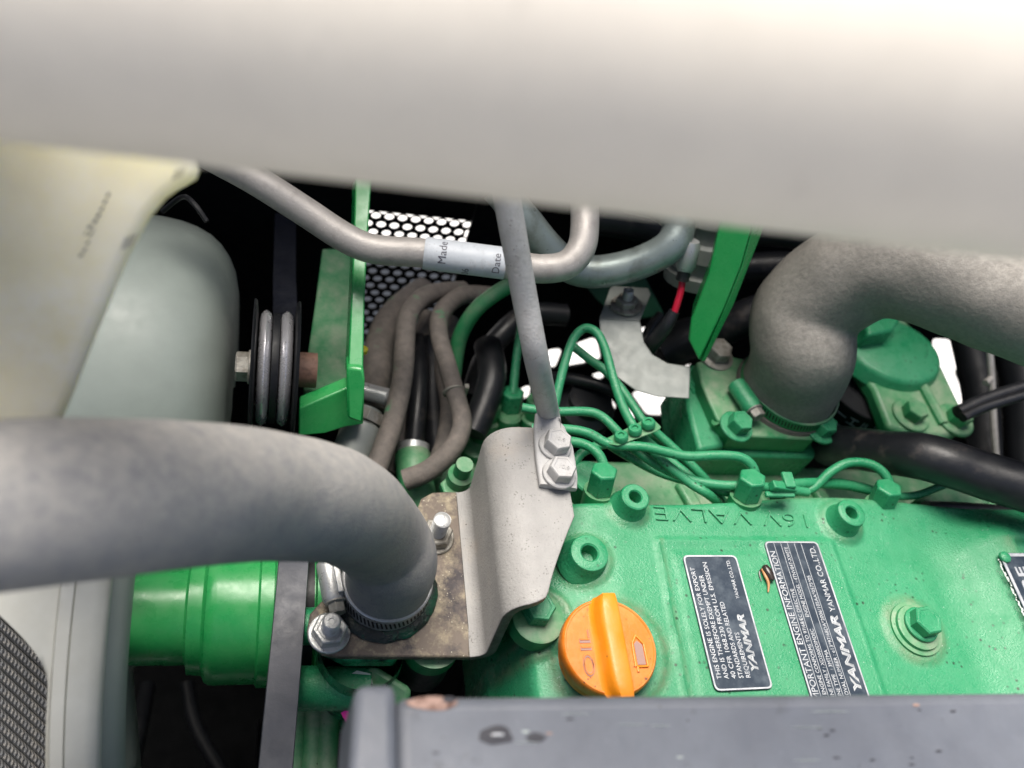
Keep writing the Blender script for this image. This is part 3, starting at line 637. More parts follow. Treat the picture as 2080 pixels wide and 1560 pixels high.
fuel('upper green fuel line bending down into the clamp block', [(1060, 828, .62), (1120, 836, .622), (1190, 836, .625), (1222, 846, .625), (1250, 872, .622), (1280, 905, .62), (1335, 945, .617), (1400, 973, .612), (1460, 985, .61), (1540, 988, .612), (1640, 1000, .63)])
fuel('middle green fuel line sweeping right to the centre union nut', [(1080, 870, .60), (1150, 872, .60), (1195, 880, .60), (1240, 903, .60), (1310, 908, .60), (1390, 926, .602), (1455, 925, .604), (1500, 928, .606), (1524, 942, .607), (1535, 965, .608), (1536, 985, .61)], .0034, (1530, 968, .598, 1.0))
fuel('lower green fuel line hooking down into the left union nut', [(1080, 893, .59), (1150, 896, .59), (1190, 904, .59), (1215, 922, .588), (1226, 945, .587), (1229, 970, .587)], .0034, (1228, 954, .575, .95))
fuel('green fuel line arching over to the right union nut', [(1560, 1010, .64), (1610, 1000, .64), (1650, 992, .64), (1688, 958, .642), (1725, 940, .644), (1765, 942, .644), (1792, 958, .643), (1806, 980, .642), (1808, 1000, .643)], .0034, (1807, 988, .632, 1.0))
fuel('thin green fuel line leaving the right union nut towards the black hose', [(1815, 1008, .65), (1860, 1006, .655), (1905, 990, .66), (1965, 966, .67), (2010, 950, .68)], .0029)
fuel('dark green fuel line loop hidden next to the bolted rod end', [(1168, 985, .61), (1166, 950, .612), (1180, 922, .615), (1215, 905, .62), (1260, 898, .625)], .0033)
fuel('green fuel line rising into the shadow left of the grey rod', [(1042, 800, .74), (1050, 720, .745), (1062, 640, .75), (1068, 590, .755)], .0036, (1042, 795, .74, 1.05))
fuel('short green fuel line crossing under the clamp block', [(1240, 905, .63), (1290, 935, .63), (1340, 960, .63), (1400, 978, .625), (1470, 990, .62)], .0032)
bm = BM(); lathe(bm, [(0, -.02), (.022, -.02), (.024, -.017), (.020, -.010), (.024, -.003), (.024, .003), (.018, .008), (.018, .014), (0, .014)], P(1190, 830, .74), Z, 40)
obj('dark_pulley', bm, BLACKR, label='dark grooved pulley half hidden under the hooped fuel line', cat='pulley')
for k, (pp_, r_, m_, lab) in enumerate(([[(960, 880, .72), (985, 820, .73), (1000, 760, .74), (990, 700, .76)], .012, BLACKR, 'dark hose rising in the gap left of the grey rod'],
                               [[(1085, 790, .72), (1110, 770, .72), (1150, 768, .73), (1215, 782, .73), (1260, 800, .72)], .005, BLACKR, 'thin black cable sagging behind the hooped fuel line'],
                               [[(1320, 760, .74), (1300, 720, .75), (1318, 670, .76), (1340, 640, .77)], .004, BLACKR, 'thin black cable inside the bend of the curved silver bracket'])):
    bm = BM(); tube(bm, [P(*p) for p in pp_], r_, 14, 6); obj('dark_cable', bm, m_, label=lab, cat='cable', group='dark cables behind the fuel lines')
fuel('green fuel line slanting from the clamp block down behind the head, nearest the housing', [(1325, 872, .632), (1362, 905, .632), (1405, 945, .63), (1440, 982, .63), (1462, 1010, .63), (1490, 1045, .66)])
fuel('green fuel line slanting from the clamp block, middle one of the slanting bundle', [(1300, 885, .625), (1340, 918, .625), (1385, 955, .622), (1425, 985, .62), (1490, 1002, .62)], .0034)
fuel('short green return line running flat behind the centre union nut', [(1560, 992, .625), (1640, 982, .64), (1720, 985, .655), (1790, 1002, .66)], .0040)
t = thing('fuel_pump', 'dark green injection pump head with stubby valve holders left of the rod', 'fuel pump', P(1010, 900, .74))
bm = BM(); prism(bm, [P(945, 830, .77), P(1000, 812, .775), P(1090, 822, .775), P(1130, 900, .755), P(1110, 1000, .73), P(960, 1000, .73)], ray(1020, 900) * .05); obj('pump_block', bm, GREEN_D, t, bevel=.006)
for px, py, r_, h_ in ((985, 862, .012, .022), (1030, 880, .010, .018), (1085, 868, .010, .03), (968, 930, .014, .012)):
    bm = BM(); q = P(px, py, .755); lathe(bm, [(0, -.01), (r_ * 1.25, -.01), (r_ * 1.25, h_ * .35), (r_, h_ * .4), (r_, h_), (r_ * .8, h_ + .002), (0, h_ + .002)], q, NAX, 18); obj('valve_holder', bm, GREEN_D, t)
for k, (pp_, r_, m_, lab) in enumerate(([[(880, 960, .69), (905, 890, .70), (912, 820, .72), (900, 740, .74), (915, 650, .77)], .0075, HOSE3, 'brown rubber hose squeezed behind the looping one'],
                               [[(800, 960, .70), (815, 880, .71), (838, 800, .73), (846, 720, .75), (870, 640, .78)], .0070, HOSE3, 'brown rubber hose just right of the overspray hose'])):
    bm = BM(); tube(bm, [P(*p) for p in pp_], r_, 16, 6, wob=.0004); obj('rubber_hose', bm, m_, label=lab, cat='hose', group='brown rubber hoses behind the bracket')
t = thing('line_clamp', 'small dark green clamp block with three screws holding the fuel lines', 'clamp', P(1285, 875, .605))
cp = [P(1226, 893, .600), P(1322, 846, .612), P(1344, 868, .605), P(1336, 876, .603), P(1256, 906, .594), P(1236, 903, .596)]
bm = BM(); prism(bm, cp, ray(1280, 870) * .008); obj('clamp_plate', bm, GREEN_D, t, bevel=.001)
nrm = (cp[1] - cp[0]).cross(cp[4] - cp[0]).normalized(); nrm = nrm if nrm.dot(ray(1280, 870)) < 0 else -nrm
for px, py, d in ((1262, 889, .598), (1290, 875, .601), (1317, 862, .604)):
    bm = BM(); q = P(px, py, d) - nrm * .001; lathe(bm, [(0, 0), (.0048, 0), (.0048, .003), (.004, .0042), (.0022, .0042), (.002, .003), (0, .003)], q, nrm, 20); obj('screw', bm, GREEN, t)
bm = BM(); a = P(1590, 990, .60); box(bm, a, (.02, .006, .006), Matrix.Rotation(.2, 3, 'Y')); box(bm, a + V((.004, .004, .003)), (.008, .012, .003)); box(bm, a + V((-.002, -.004, -.003)), (.022, .004, .003))
obj('spring_clip', bm, GREEN, label='little green pipe clip behind the centre union nut', cat='clip', bevel=.0008)
q = P(1200, 968, .605); bm = BM(); lathe(bm, [(0, -.02), (.013, -.02), (.013, -.001), (.012, 0), (0, 0)], q, Z, 28); obj('blanking_cap', bm, GREEN, label='round green cap behind the bolted rod end', cat='cap')

# ------------------------------------------------------------------ fuel filter head on the right
zq = .955
t = thing('fuel_filter', 'green fuel filter head over a dark canister with white lettering', 'fuel filter', G(1830, 760, zq - .06))
o = [G(x - 10, y, zq) for x, y in ((1745, 640), (1835, 635), (1890, 690), (1925, 745), (1968, 835), (1960, 880), (1925, 890), (1860, 880), (1815, 868), (1785, 790), (1722, 700))]
bm = BM(); prism(bm, o, V((0, 0, -.016))); obj('filter_head', bm, GREEN_D, t, bevel=.004)
q = G(1806, 722, zq); bm = BM(); lathe(bm, [(.052, -.004), (.0475, .006), (.046, .0085), (.042, .0105), (0, .011)], q, Z, 48)
for v in bm.verts: v.co.y = q.y + (v.co.y - q.y) * .80
obj('domed_cap', bm, GREEN, t)
bm = BM(); a, b = G(1868, 775, zq + .001), G(1915, 862, zq + .001); tube(bm, [a, b], .0048, 10, 1); obj('cast_rib', bm, GREEN_D, t)
bm = BM(); a, b = G(1752, 700, zq), G(1790, 775, zq); tube(bm, [a, b], .005, 10, 1); obj('cast_rib', bm, GREEN_D, t)
for px, py in ((1848, 845), (1938, 855)):
    q = G(px, py, zq); bm = BM(); hexhead(bm, q, Z, .0105, .010, .6, .017, .003); obj('filter_bolt', bm, GREEN_D, t, bevel=.0006)
bm = BM(); prism(bm, [G(x, y, zq + .03) for x, y in ((1758, 645), (1835, 640), (1815, 672), (1765, 680))], V((0, 0, -.03))); obj('bleed_lug', bm, GREEN, t, bevel=.003)
ca = G(1752, 768, zq - .0165)
bm = BM(); lathe(bm, [(0, 0), (.045, 0), (.046, -.001), (.046, -.11), (.04, -.12), (0, -.12)], V((ca.x + .008, ca.y - .002, ca.z)), Z, 48); can = obj('filter_canister', bm, DARK, t)
bm = BM()
def wrap(s_, hgt, size, a0, spread):
    b_ = BM(); text(b_, s_, V((0, 0, 0)), X, Y, size, 0)
    wdt = max(v.co.x for v in b_.verts)
    mp = {}
    for v in b_.verts:
        a = a0 + v.co.x / wdt * spread; rr_ = .0464
        mp[v] = bm.verts.new((ca.x + .008 + rr_ * math.cos(a), ca.y - .002 + rr_ * math.sin(a), ca.z + hgt + v.co.y))
    for f in b_.faces: bm.faces.new([mp[v] for v in f.verts])
    b_.free()
wrap('フューエルフィルタ', -.017, .0135, math.radians(188), math.radians(120)); wrap('FUEL FILTER', -.029, .0085, math.radians(205), math.radians(85))
obj('lettering', bm, INKW, can, flat=True)

bm = BM(); tube(bm, [P(1680, 904, .72), P(1715, 906, .70), P(1790, 918, .67), P(1880, 928, .637), P(1990, 962, .628), P(2150, 1012, .615)], [.0165, .0162, .0165, .0168, .017, .017], 32, 8, wob=.0006)
obj('fuel_hose', bm, BLACKR, label='thick black rubber hose crossing below the fuel filter to the right edge', cat='hose')
for k, (px, r_, lab) in enumerate(((1985, .016, 'black upright pipe nearest the fuel filter at the right'), (2075, .020, 'black upright pipe at the far right edge'))):
    bm = BM(); tube(bm, [P(px - 30, 640, .86), P(px + 5, 800, .84), P(px + 15, 960, .82)], r_, 20, 4); obj('upright_pipe', bm, DARK, label=lab, cat='pipe', group='black pipes at the right edge')
bm = BM(); tube(bm, [P(2008, 690, .80), P(2014, 760, .80), P(2018, 850, .80), P(2024, 940, .80)], .003, 10, 4); tube(bm, [P(2014, 768, .80), P(2002, 778, .795)], .003, 10, 1)
obj('grey_wire', bm, TUBE, label='thin grey wire hanging among the black pipes at the right', cat='wire')
bm = BM(); tube(bm, [P(1945, 838, .72), P(2010, 808, .73), P(2120, 775, .74)], .0055, 12, 5); obj('black_cable', bm, BLACKR, label='upper of two black cables leaving the fuel filter for the right edge', cat='cable', group='black cables right of the fuel filter')
bm = BM(); tube(bm, [P(1955, 848, .71), P(2010, 824, .72), P(2120, 792, .73)], .004, 12, 5); obj('black_cable', bm, BLACKR, label='lower of two black cables leaving the fuel filter for the right edge', cat='cable', group='black cables right of the fuel filter')

# ------------------------------------------------------------------ grey tubes, brace, curved bracket and wiring at the top
t = thing('metal_tube', 'dusty grey metal tube with printed label sleeve bending below the big pipe', 'tube', P(900, 525, .60))
tp = [P(330, 262, .56), P(440, 322, .565), P(520, 366, .57), P(620, 430, .58), P(700, 482, .585), P(760, 506, .588), P(860, 514, .59), P(960, 528, .593), P(1040, 538, .595), P(1100, 546, .596), P(1150, 538, .597), P(1180, 505, .60), P(1188, 455, .605), P(1186, 380, .615)]
bm = BM(); tube(bm, tp, .0098, 28, 8); obj('tube', bm, TUBE, t)
a, b = P(862, 514, .590), P(1026, 535, .5945)
bm = BM(); tube(bm, [a, a * .66 + b * .34 , a * .33 + b * .67, b], .0108, 32, 6, caps=False); sl_ = obj('label_sleeve', bm, STICK, t)
bm = BM(); ax = (b - a).normalized(); toc = (CAM - a); toc = (toc - ax * toc.dot(ax)).normalized(); upv = ax.cross(toc)
upv = upv if upv.dot(V((0, 1, .7))) > 0 else -upv
def on_sleeve(s_, fx, size, a0, sgn=1):
    b_ = BM(); text(b_, s_, V((0, 0, 0)), X, Y, size, 0); mp = {}
    for v in b_.verts:
        an = a0 + v.co.x / .0108; q = a + (b - a) * fx - ax * v.co.y
        mp[v] = bm.verts.new(q + (toc * math.cos(an) + upv * math.sin(an)) * .0110)
    for f in b_.faces: bm.faces.new([mp[v] for v in f.verts])
    b_.free()
on_sleeve('Made', .27, .0075, -.55); on_sleeve('Date', .93, .0072, -.75); on_sleeve('06', .56, .0066, -1.25)
obj('print', bm, INK, sl_, flat=True)
bm = BM(); tube(bm, [P(1010, 380, .64), P(1060, 440, .645), P(1110, 502, .655), P(1155, 540, .66), P(1200, 552, .662), P(1260, 545, .66), P(1320, 525, .655), P(1362, 498, .65), P(1378, 465, .65), P(1372, 440, .65), P(1340, 415, .655), P(1280, 400, .67)], .0122, 28, 8)
obj('metal_tube', bm, TUBE2, label='greenish grey tube curving behind the labelled tube and up to the silver fitting', cat='tube')
bm = BM(); lathe(bm, [(0, -.03), (.026, -.03), (.027, -.02), (.022, -.018), (.022, -.008), (.027, -.006), (.027, .006), (.022, .008), (.022, .02), (.026, .022), (.026, .04), (0, .04)], P(1430, 500, .70), P(1450, 440, .68) - P(1415, 580, .71), 32)
obj('ribbed_canister', bm, SILVER, label='shiny ribbed silver canister next to the green diagonal brace', cat='canister')
t = thing('sensor_plug', 'silver sensor plug with red wire under the bent grey tube', 'sensor', P(1392, 545, .66))
bm = BM(); lathe(bm, [(0, 0), (.0055, 0), (.0075, .004), (.0075, .02), (.006, .024), (0, .024)], P(1390, 550, .66), P(1402, 500, .65) - P(1390, 550, .66), 20); obj('plug_body', bm, ZINC, t)
bm = BM(); lathe(bm, [(0, 0), (.005, 0), (.0048, .008), (0, .008)], P(1386, 568, .662), P(1402, 500, .65) - P(1390, 550, .66), 16); obj('boot', bm, BLACKR, t)
bm = BM(); tube(bm, [P(1387, 565, .662), P(1383, 590, .665), P(1374, 622, .668), P(1368, 640, .67)], .0026, 10, 5); obj('red_wire', bm, RED, t)
bm = BM(); tube(bm, [P(1370, 632, .67), P(1352, 664, .675), P(1325, 698, .69), P(1300, 730, .72)], [.0042, .0055, .006, .006], 12, 5); obj('wire_sleeve', bm, BLACKR, t)
for pts, r_, lab in (([(1420, 700, .80), (1500, 650, .78), (1600, 620, .77), (1680, 610, .78)], .016, 'thick dark hose in the gap behind the green diagonal brace'),
                     ([(1340, 720, .80), (1400, 690, .80), (1460, 680, .80)], .02, 'black hose in the shadow behind the red wire'),
                     ([(1500, 545, .80), (1580, 540, .80), (1660, 545, .80)], .013, 'dark hose high behind the right wrinkled hose'),
                     ([(1500, 470, .74), (1580, 472, .74), (1700, 492, .74)], .012, 'dark hose tucked just under the big pipe'),
                     ([(1180, 440, .80), (1280, 450, .80), (1400, 480, .82)], .016, 'black hose behind the two bent grey tubes')):
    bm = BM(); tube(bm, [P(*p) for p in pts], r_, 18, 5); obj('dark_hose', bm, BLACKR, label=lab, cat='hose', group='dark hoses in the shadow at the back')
t = thing('diagonal_brace', 'bright green steel brace slanting down from the big pipe to the housing', 'brace', P(1412, 720, .66))
fc = [P(1470, 420, .615), P(1534, 430, .61), P(1526, 466, .615), P(1505, 540, .627), P(1470, 628, .64), P(1420, 735, .66), P(1398, 690, .66), P(1404, 648, .655), P(1440, 555, .64)]
bm = BM(); prism(bm, fc, V((.010, .022, -.006))); obj('brace_bar', bm, GREEN_C, t, bevel=.0015)
bm = BM(); prism(bm, [P(1534, 430, .6125), P(1560, 432, .625), P(1545, 480, .63), P(1490, 620, .65), P(1432, 735, .668), P(1424, 735, .662), P(1472, 628, .6425), P(1507, 540, .6295), P(1528, 466, .6175)], V((.004, .016, -.006))); obj('side_flange', bm, GREEN_C, t, bevel=.001)
t = thing('curved_bracket', 'dull silver curved strap bracket bolted beside the hooped fuel line', 'bracket', P(1300, 700, .68))
oc = [(1217, 648), (1220, 690), (1232, 730), (1255, 768), (1290, 793), (1335, 806), (1400, 810), (1402, 745), (1356, 738), (1325, 720), (1308, 695), (1300, 652)]
bm = BM(); prism(bm, [P(x, y, .685 - .00012 * (y - 650)) for x, y in oc], ray(1300, 700) * .005); st = obj('strap', bm, SILVER, t, bevel=.0008)
tb_ = [P(1217, 648, .685), P(1300, 652, .685), P(1322, 598, .71), P(1316, 585, .715), P(1244, 581, .715), P(1238, 588, .712)]
bm = BM(); prism(bm, tb_, ray(1270, 610) * .005); obj('bent_tab', bm, SILVER, t, bevel=.0008)
nrm = (tb_[1] - tb_[0]).cross(tb_[3] - tb_[0]).normalized(); nrm = nrm if nrm.dot(ray(1270, 610)) < 0 else -nrm
bm = BM(); q = P(1272, 622, .695); lathe(bm, [(0, 0), (.0125, 0), (.0125, .002), (0, .002)], q, nrm, 24); hexhead(bm, q + nrm * .002, nrm, .009, .006, .2); stn = obj('nut', bm, ZDIRT, t, bevel=.0004)
bm = BM(); stud(bm, q + nrm * .006, nrm, .0042, .010); obj('stud', bm, ZINC, stn)

# ------------------------------------------------------------------ hoses in the middle
bm = BM(); tube(bm, [P(752, 990, .64), P(772, 930, .65), P(800, 850, .665), P(817, 770, .68), P(822, 700, .695), P(830, 640, .71), P(868, 600, .735), P(940, 590, .77)], .0082, 20, 8, wob=.0005)
obj('rubber_hose', bm, HOSE3, label='brown woven rubber hose with green overspray, left of the pair', cat='hose', group='brown rubber hoses behind the bracket')
t = thing('rubber_hose', 'brown rubber hose looping right then down, with a wire clip round it', 'hose', P(830, 970, .66), 'brown rubber hoses behind the bracket')
bm = BM(); tube(bm, [P(822, 975, .655), P(872, 955, .655), P(918, 912, .657), P(938, 862, .665), P(928, 810, .675), P(908, 740, .69), P(892, 680, .705), P(898, 635, .72), P(940, 600, .745), P(1000, 600, .77)], [.0080, .0080, .0078, .0074, .0072, .0072, .0074, .0076, .0076, .0076], 20, 8, wob=.0005); obj('hose_body', bm, HOSE3, t)
bm = BM(); q = P(921, 795, .678); ax = P(928, 815, .674) - P(914, 765, .684)
lathe(bm, [(.0072, -.0012), (.0086, -.0006), (.0086, .0006), (.0072, .0012)], q, ax, 24); box(bm, q + V((.009, 0, .002)), (.003, .004, .012)); obj('wire_clip', bm, ZDIRT, t)
bm = BM(); tube(bm, [P(752, 830, .70), P(765, 760, .71), P(772, 700, .73), P(800, 640, .76), P(860, 590, .80)], .0125, 20, 7); obj('thick_hose', bm, HOSE3, label='thick shaded hose rising behind the green bracket strip', cat='hose')
bm = BM(); tube(bm, [P(838, 930, .70), P(846, 840, .71), P(852, 760, .73), P(850, 690, .76)], .0078, 18, 6); obj('black_hose', bm, BLACKR, label='black hose standing between the two brown hoses', cat='hose')
bm = BM(); tube(bm, [P(1075, 560, .70), P(1020, 588, .705), P(968, 628, .71), P(936, 680, .72), P(924, 740, .73), P(918, 800, .74)], .0064, 18, 7); obj('green_pipe', bm, GREEN_D, label='shaded green pipe curving down from behind the labelled tube', cat='pipe')
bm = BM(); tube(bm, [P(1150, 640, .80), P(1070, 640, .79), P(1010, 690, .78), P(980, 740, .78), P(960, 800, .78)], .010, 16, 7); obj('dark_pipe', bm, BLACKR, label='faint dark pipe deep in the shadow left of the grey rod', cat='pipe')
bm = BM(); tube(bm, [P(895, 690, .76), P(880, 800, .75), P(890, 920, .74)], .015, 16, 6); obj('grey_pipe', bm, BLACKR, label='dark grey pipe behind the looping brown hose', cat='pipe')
t = thing('hose_coupling', 'silver crimped hose coupling beside the green bracket', 'coupling', P(730, 900, .66))
bm = BM(); lathe(bm, [(0, -.05), (.0150, -.05), (.0155, .010), (.0145, .016), (.010, .019), (.010, .030), (0, .030)], P(722, 905, .665), P(752, 830, .675) - P(722, 905, .665), 28); obj('ferrule', bm, SILVER, t)
bm = BM(); hexhead(bm, P(742, 858, .67), P(752, 830, .675) - P(722, 905, .665), .0135, .009, .3); obj('coupling_nut', bm, ZDIRT, t, bevel=.0004)
t = thing('hose_clip', 'bright silver clip on the thick hose next to the green bracket', 'hose clamp', P(765, 800, .68))
ax = (P(772, 700, .73) - P(752, 830, .70)).normalized()
bm = BM(); lathe(bm, [(.0127, 0), (.0140, 0), (.0140, .008), (.0127, .008)], P(757, 822, .70), ax, 32); obj('band', bm, ZINC, t)
bm = BM(); q = P(762, 800, .678); lathe(bm, [(0, -.014), (.0062, -.014), (.0066, -.012), (.0066, .010), (.005, .012), (0, .012)], q, P(790, 808, .678) - P(740, 795, .68), 20); sc_ = obj('screw_housing', bm, ZINC, t)
bm = BM(); hexhead(bm, P(787, 806, .678), P(790, 808, .678) - P(740, 795, .68), .004, .004, 0); obj('screw', bm, ZDIRT, sc_)
t = thing('hose_elbow', 'green elbow fitting with a silver collar under the brown hoses', 'fitting', P(838, 975, .70))
bm = BM(); tube(bm, [P(838, 925, .695), P(842, 965, .685), P(850, 1010, .68), P(860, 1050, .68)], .014, 20, 5); obj('elbow', bm, GREEN_D, t)
bm = BM(); lathe(bm, [(.0080, 0), (.0125, 0), (.0125, .011), (.0080, .011)], P(838, 930, .694), P(844, 860, .705) - P(838, 930, .694), 28); obj('collar', bm, ZINC, t)
t = thing('banjo_fitting', 'small shaded green union above the stained foot plate', 'fitting', P(930, 985, .62))
bm = BM(); lathe(bm, [(0, -.01), (.009, -.01), (.009, .010), (.006, .012), (.006, .024), (0, .024)], P(930, 978, .625), Z, 20); obj('union_body', bm, GREEN_D, t)
bm = BM(); hexhead(bm, P(926, 992, .622) - V((0, 0, .004)), Z, .0115, .006, 0); obj('union_hex', bm, GREEN_D, t, bevel=.0004)

# ------------------------------------------------------------------ belt pulley, bracket, belt, fan on the left
t = thing('idler_pulley', 'black belt pulley with two polished grooves beside the green bracket', 'pulley', P(555, 755, .62))
q = P(557, 748, .62); pr = .0475; hw = .0155
def pul(prof): return lathe(BM(), prof, q, X, 64)
obj('flange', pul([(0, -hw), (pr, -hw), (pr + .0005, -hw + .0008), (pr - .001, -hw + .0022), (pr * .80, -hw + .0032), (0, -hw + .0032)]), DARK, t)
obj('flange', pul([(0, hw), (pr, hw), (pr + .0005, hw - .0008), (pr - .001, hw - .0022), (pr * .80, hw - .0032), (0, hw - .0032)]), DARK, t)
obj('groove_ring', pul([(.034, -.0112), (.0375, -.0105), (.0400, -.0082), (.0404, -.0068), (.0385, -.0040), (.036, -.0030), (.034, -.0028)]), CHROME, t)
obj('groove_ring', pul([(.034, .0028), (.036, .0030), (.0385, .0040), (.0404, .0068), (.0400, .0082), (.0375, .0105), (.034, .0112)]), CHROME, t)
obj('centre_rib', pul([(.033, -.0030), (.0385, -.0022), (.039, 0), (.0385, .0022), (.033, .0030)]), DARK, t)
bm = BM(); hexhead(bm, q + V((-hw, 0, 0)), -X, .0105, .0085, .3, .012, .002); obj('axle_bolt', bm, ZDIRT, t, bevel=.0005)
bm = BM(); lathe(bm, [(0, hw), (.0125, hw), (.0125, hw + .0135), (0, hw + .0135)], q, X, 24); obj('axle', bm, mat('rusty axle steel', (.17, .095, .07), .7, var=((.08, .05, .04), 180, .5, .7), bump=(400, .5)), t)
bm = BM(); up = [P(580, 430, .78), P(578, 560, .72), P(580, 660, .66)]
for a_, b_ in zip(up, up[1:]): pass
va = []
for p in up: va.append((bm.verts.new(p - X * .009), bm.verts.new(p + X * .009), bm.verts.new(p + V((.009, .004, -.004))), bm.verts.new(p + V((-.009, .004, -.004)))))
for A, B in zip(va, va[1:]):
    for k in range(4): bm.faces.new((A[k], A[(k + 1) % 4], B[(k + 1) % 4], B[k]))
bm.faces.new(va[0]); bm.faces.new(va[-1])
obj('idler_belt', bm, BELT2, label='dark belt rising in the shadow from the grooved pulley', cat='belt')
t = thing('tensioner_bracket', 'folded green steel bracket holding the grooved pulley, scratched on top', 'bracket', P(680, 760, .62))
zb = .93
tl = [G(x, y, zb) for x, y in ((655, 505), (726, 505), (724, 560), (716, 782), (612, 827), (622, 740), (640, 620))]
bm = BM(); prism(bm, tl, V((0, 0, -.006))); obj('top_plate', bm, GREEN_D, t, bevel=.001)
bm = BM(); fr_ = [G(612, 827, zb - .0062), G(716, 782, zb - .0062), G(733, 775, zb - .0062)]
dn = -Z * .03
f2 = [P(608, 830, .612), P(716, 784, .628), P(738, 770, .63), P(738, 862, .64), P(700, 868, .636), P(660, 880, .632), P(606, 886, .622)]
prism(bm, f2, V((0, .012, -.002))); obj('front_plate', bm, GREEN_C, t, bevel=.001)
bm = BM(); prism(bm, [P(722, 360, .64), P(755, 362, .64), P(747, 480, .625), P(741, 600, .615), P(738, 752, .602), P(707, 752, .602), P(714, 600, .614), P(719, 480, .625)], V((.0, .015, -.02))); obj('upright_strip', bm, GREEN_C, t, bevel=.001)
bm = BM(); prism(bm, [P(704, 746, .600), P(738, 748, .600), P(741, 775, .600), P(738, 862, .612), P(705, 850, .612)], V((0, .014, -.004))); obj('end_block', bm, GREEN_C, t, bevel=.002)
bm = BM(); lathe(bm, [(0, 0), (.003, 0), (.003, .004), (0, .005)], P(738, 715, .66), Z, 12); obj('yellow_tag', bm, YEL, label='tiny yellow mark next to the green bracket strip', cat='mark')

# fan with an outer ring, its hub and the pump pulley share the X axis
fy, fz = .052, .885; FC = V((0, fy, fz))
def axl(prof, seg=96): return lathe(BM(), [(r, x) for x, r in prof], FC, X, seg)
FA = V((1, 0, 0)); FO = V((-.4095, fy, fz)); FS = FA.cross(Z).normalized()
t = thing('cooling_fan', 'pale sage plastic fan with a broad outer ring seen edge on', 'fan', FO)
def arcsweep(prof, a0, a1, n):
    """profile (along the fan axis, radius) swept round the tilted fan axis between two angles from straight up towards the viewer"""
    bm = BM(); rows = []; full = a1 - a0 > 6.28
    for i in range(n if full else n + 1):
        a = a0 + (a1 - a0) * i / n; d = Z * math.cos(a) + FS * math.sin(a)
        rows.append([bm.verts.new(FO + FA * x + d * r) for x, r in prof])
    for i in range(n):
        A, B = rows[i], rows[(i + 1) % len(rows)]
        for k in range(len(prof) - 1): bm.faces.new((A[k], A[k + 1], B[k + 1], B[k]))
    if not full: bm.faces.new(rows[0]); bm.faces.new(rows[-1])
    bmesh.ops.remove_doubles(bm, verts=bm.verts[:], dist=1e-7)
    return bm
TAU = 2 * math.pi
obj('outer_ring', arcsweep([(-.002, .131), (-.002, .140), (.010, .1405), (.018, .1385), (.024, .134), (.027, .127), (.0275, .119), (.022, .123), (.014, .129), (-.002, .131)], .05, 1.4, 80), SAGE, t, sharp=60)
obj('fan_hub', axl([(-.399, 0), (-.399, .030), (-.396, .0305), (-.36, .0305), (-.36, 0)], 48), GREEN_C, t)
for k in range(7):
    bm = BM(); a0 = TAU * k / 7 + .55; rows = []
    for i in range(8):
        r_ = .03 + (.130 - .03) * i / 7; ch = .04 + .035 * i / 7; tw = math.radians(52 - 22 * i / 7); row_ = []
        for j in range(7):
            u = (j / 6 - .5) * ch; a = a0 + (u * math.sin(tw + .5)) / max(r_, .03)
            row_.append(bm.verts.new(FO + FA * (.003 + u * math.cos(tw) * .42) + (Z * math.cos(a) + FS * math.sin(a)) * r_))
        rows.append(row_)
    for A, B in zip(rows, rows[1:]):
        for j in range(6): bm.faces.new((A[j], A[j + 1], B[j + 1], B[j]))
    o = obj('blade', bm, SAGE, t); sm = o.modifiers.new('thickness', 'SOLIDIFY'); sm.thickness = .003
t = thing('fan_shroud', 'off white plastic fan shroud ring at the lower left edge', 'fan shroud', FO + V((-.03, 0, -.25)))
obj('shroud_ring', arcsweep([(-.0030, .1425), (-.0030, .1485), (-.0015, .1515), (.0042, .1525), (.0047, .1510), (.0052, .1525), (.0130, .1515), (.0180, .1495), (.0200, .1465), (.0200, .1425), (-.0030, .1425)], .05, 2.1, 90), SHROUD, t, sharp=50)
bm = BM(); rows = []
for i in range(41):
    a = .05 + 1.35 * i / 40; d = Z * math.cos(a) + FS * math.sin(a); L_ = .060 * (1 - sst(.05, .60, a)) + .0015
    rows.append([bm.verts.new(FO + FA * x + d * r) for x, r in ((-.0033, .1425), (-.0033, .1475), (-.0033 - L_ * .5, .1470), (-.0033 - L_, .1455), (-.0033 - L_, .1430))])
for A, B in zip(rows, rows[1:]):
    for k in range(5): bm.faces.new((A[k], A[(k + 1) % 5], B[(k + 1) % 5], B[k]))
bm.faces.new(rows[0]); bm.faces.new(rows[-1])
obj('shroud_wall', bm, SHROUD, t, sharp=60)
q = P(300, 795, .70)
FO = V((-.374, q.y, q.z))
cb = arcsweep([(-.09, .02), (-.09, .134), (-.05, .138), (-.030, .1375), (-.016, .1355), (-.004, .132), (.006, .127), (.014, .120), (.0205, .111), (.0255, .100), (.0285, .085), (.0290, .02), (-.09, .02)], -2.2, 1.15, 70)
obj('fan_cowl', cb, SAGE, label='broad rounded pale sage fan cowl between the tank and the grooved pulley', cat='fan cowl', sharp=70)
t = thing('radiator', 'dark grey finned radiator core at the lower left corner', 'radiator', (-.52, -.1, .8))
bm = BM(); core = [P(-140, 1130, .54), P(150, 1130, .56), P(150, 1640, .53), P(-140, 1640, .52)]; prism(bm, core, ray(0, 1400) * .02); obj('core', bm, DARK, t)
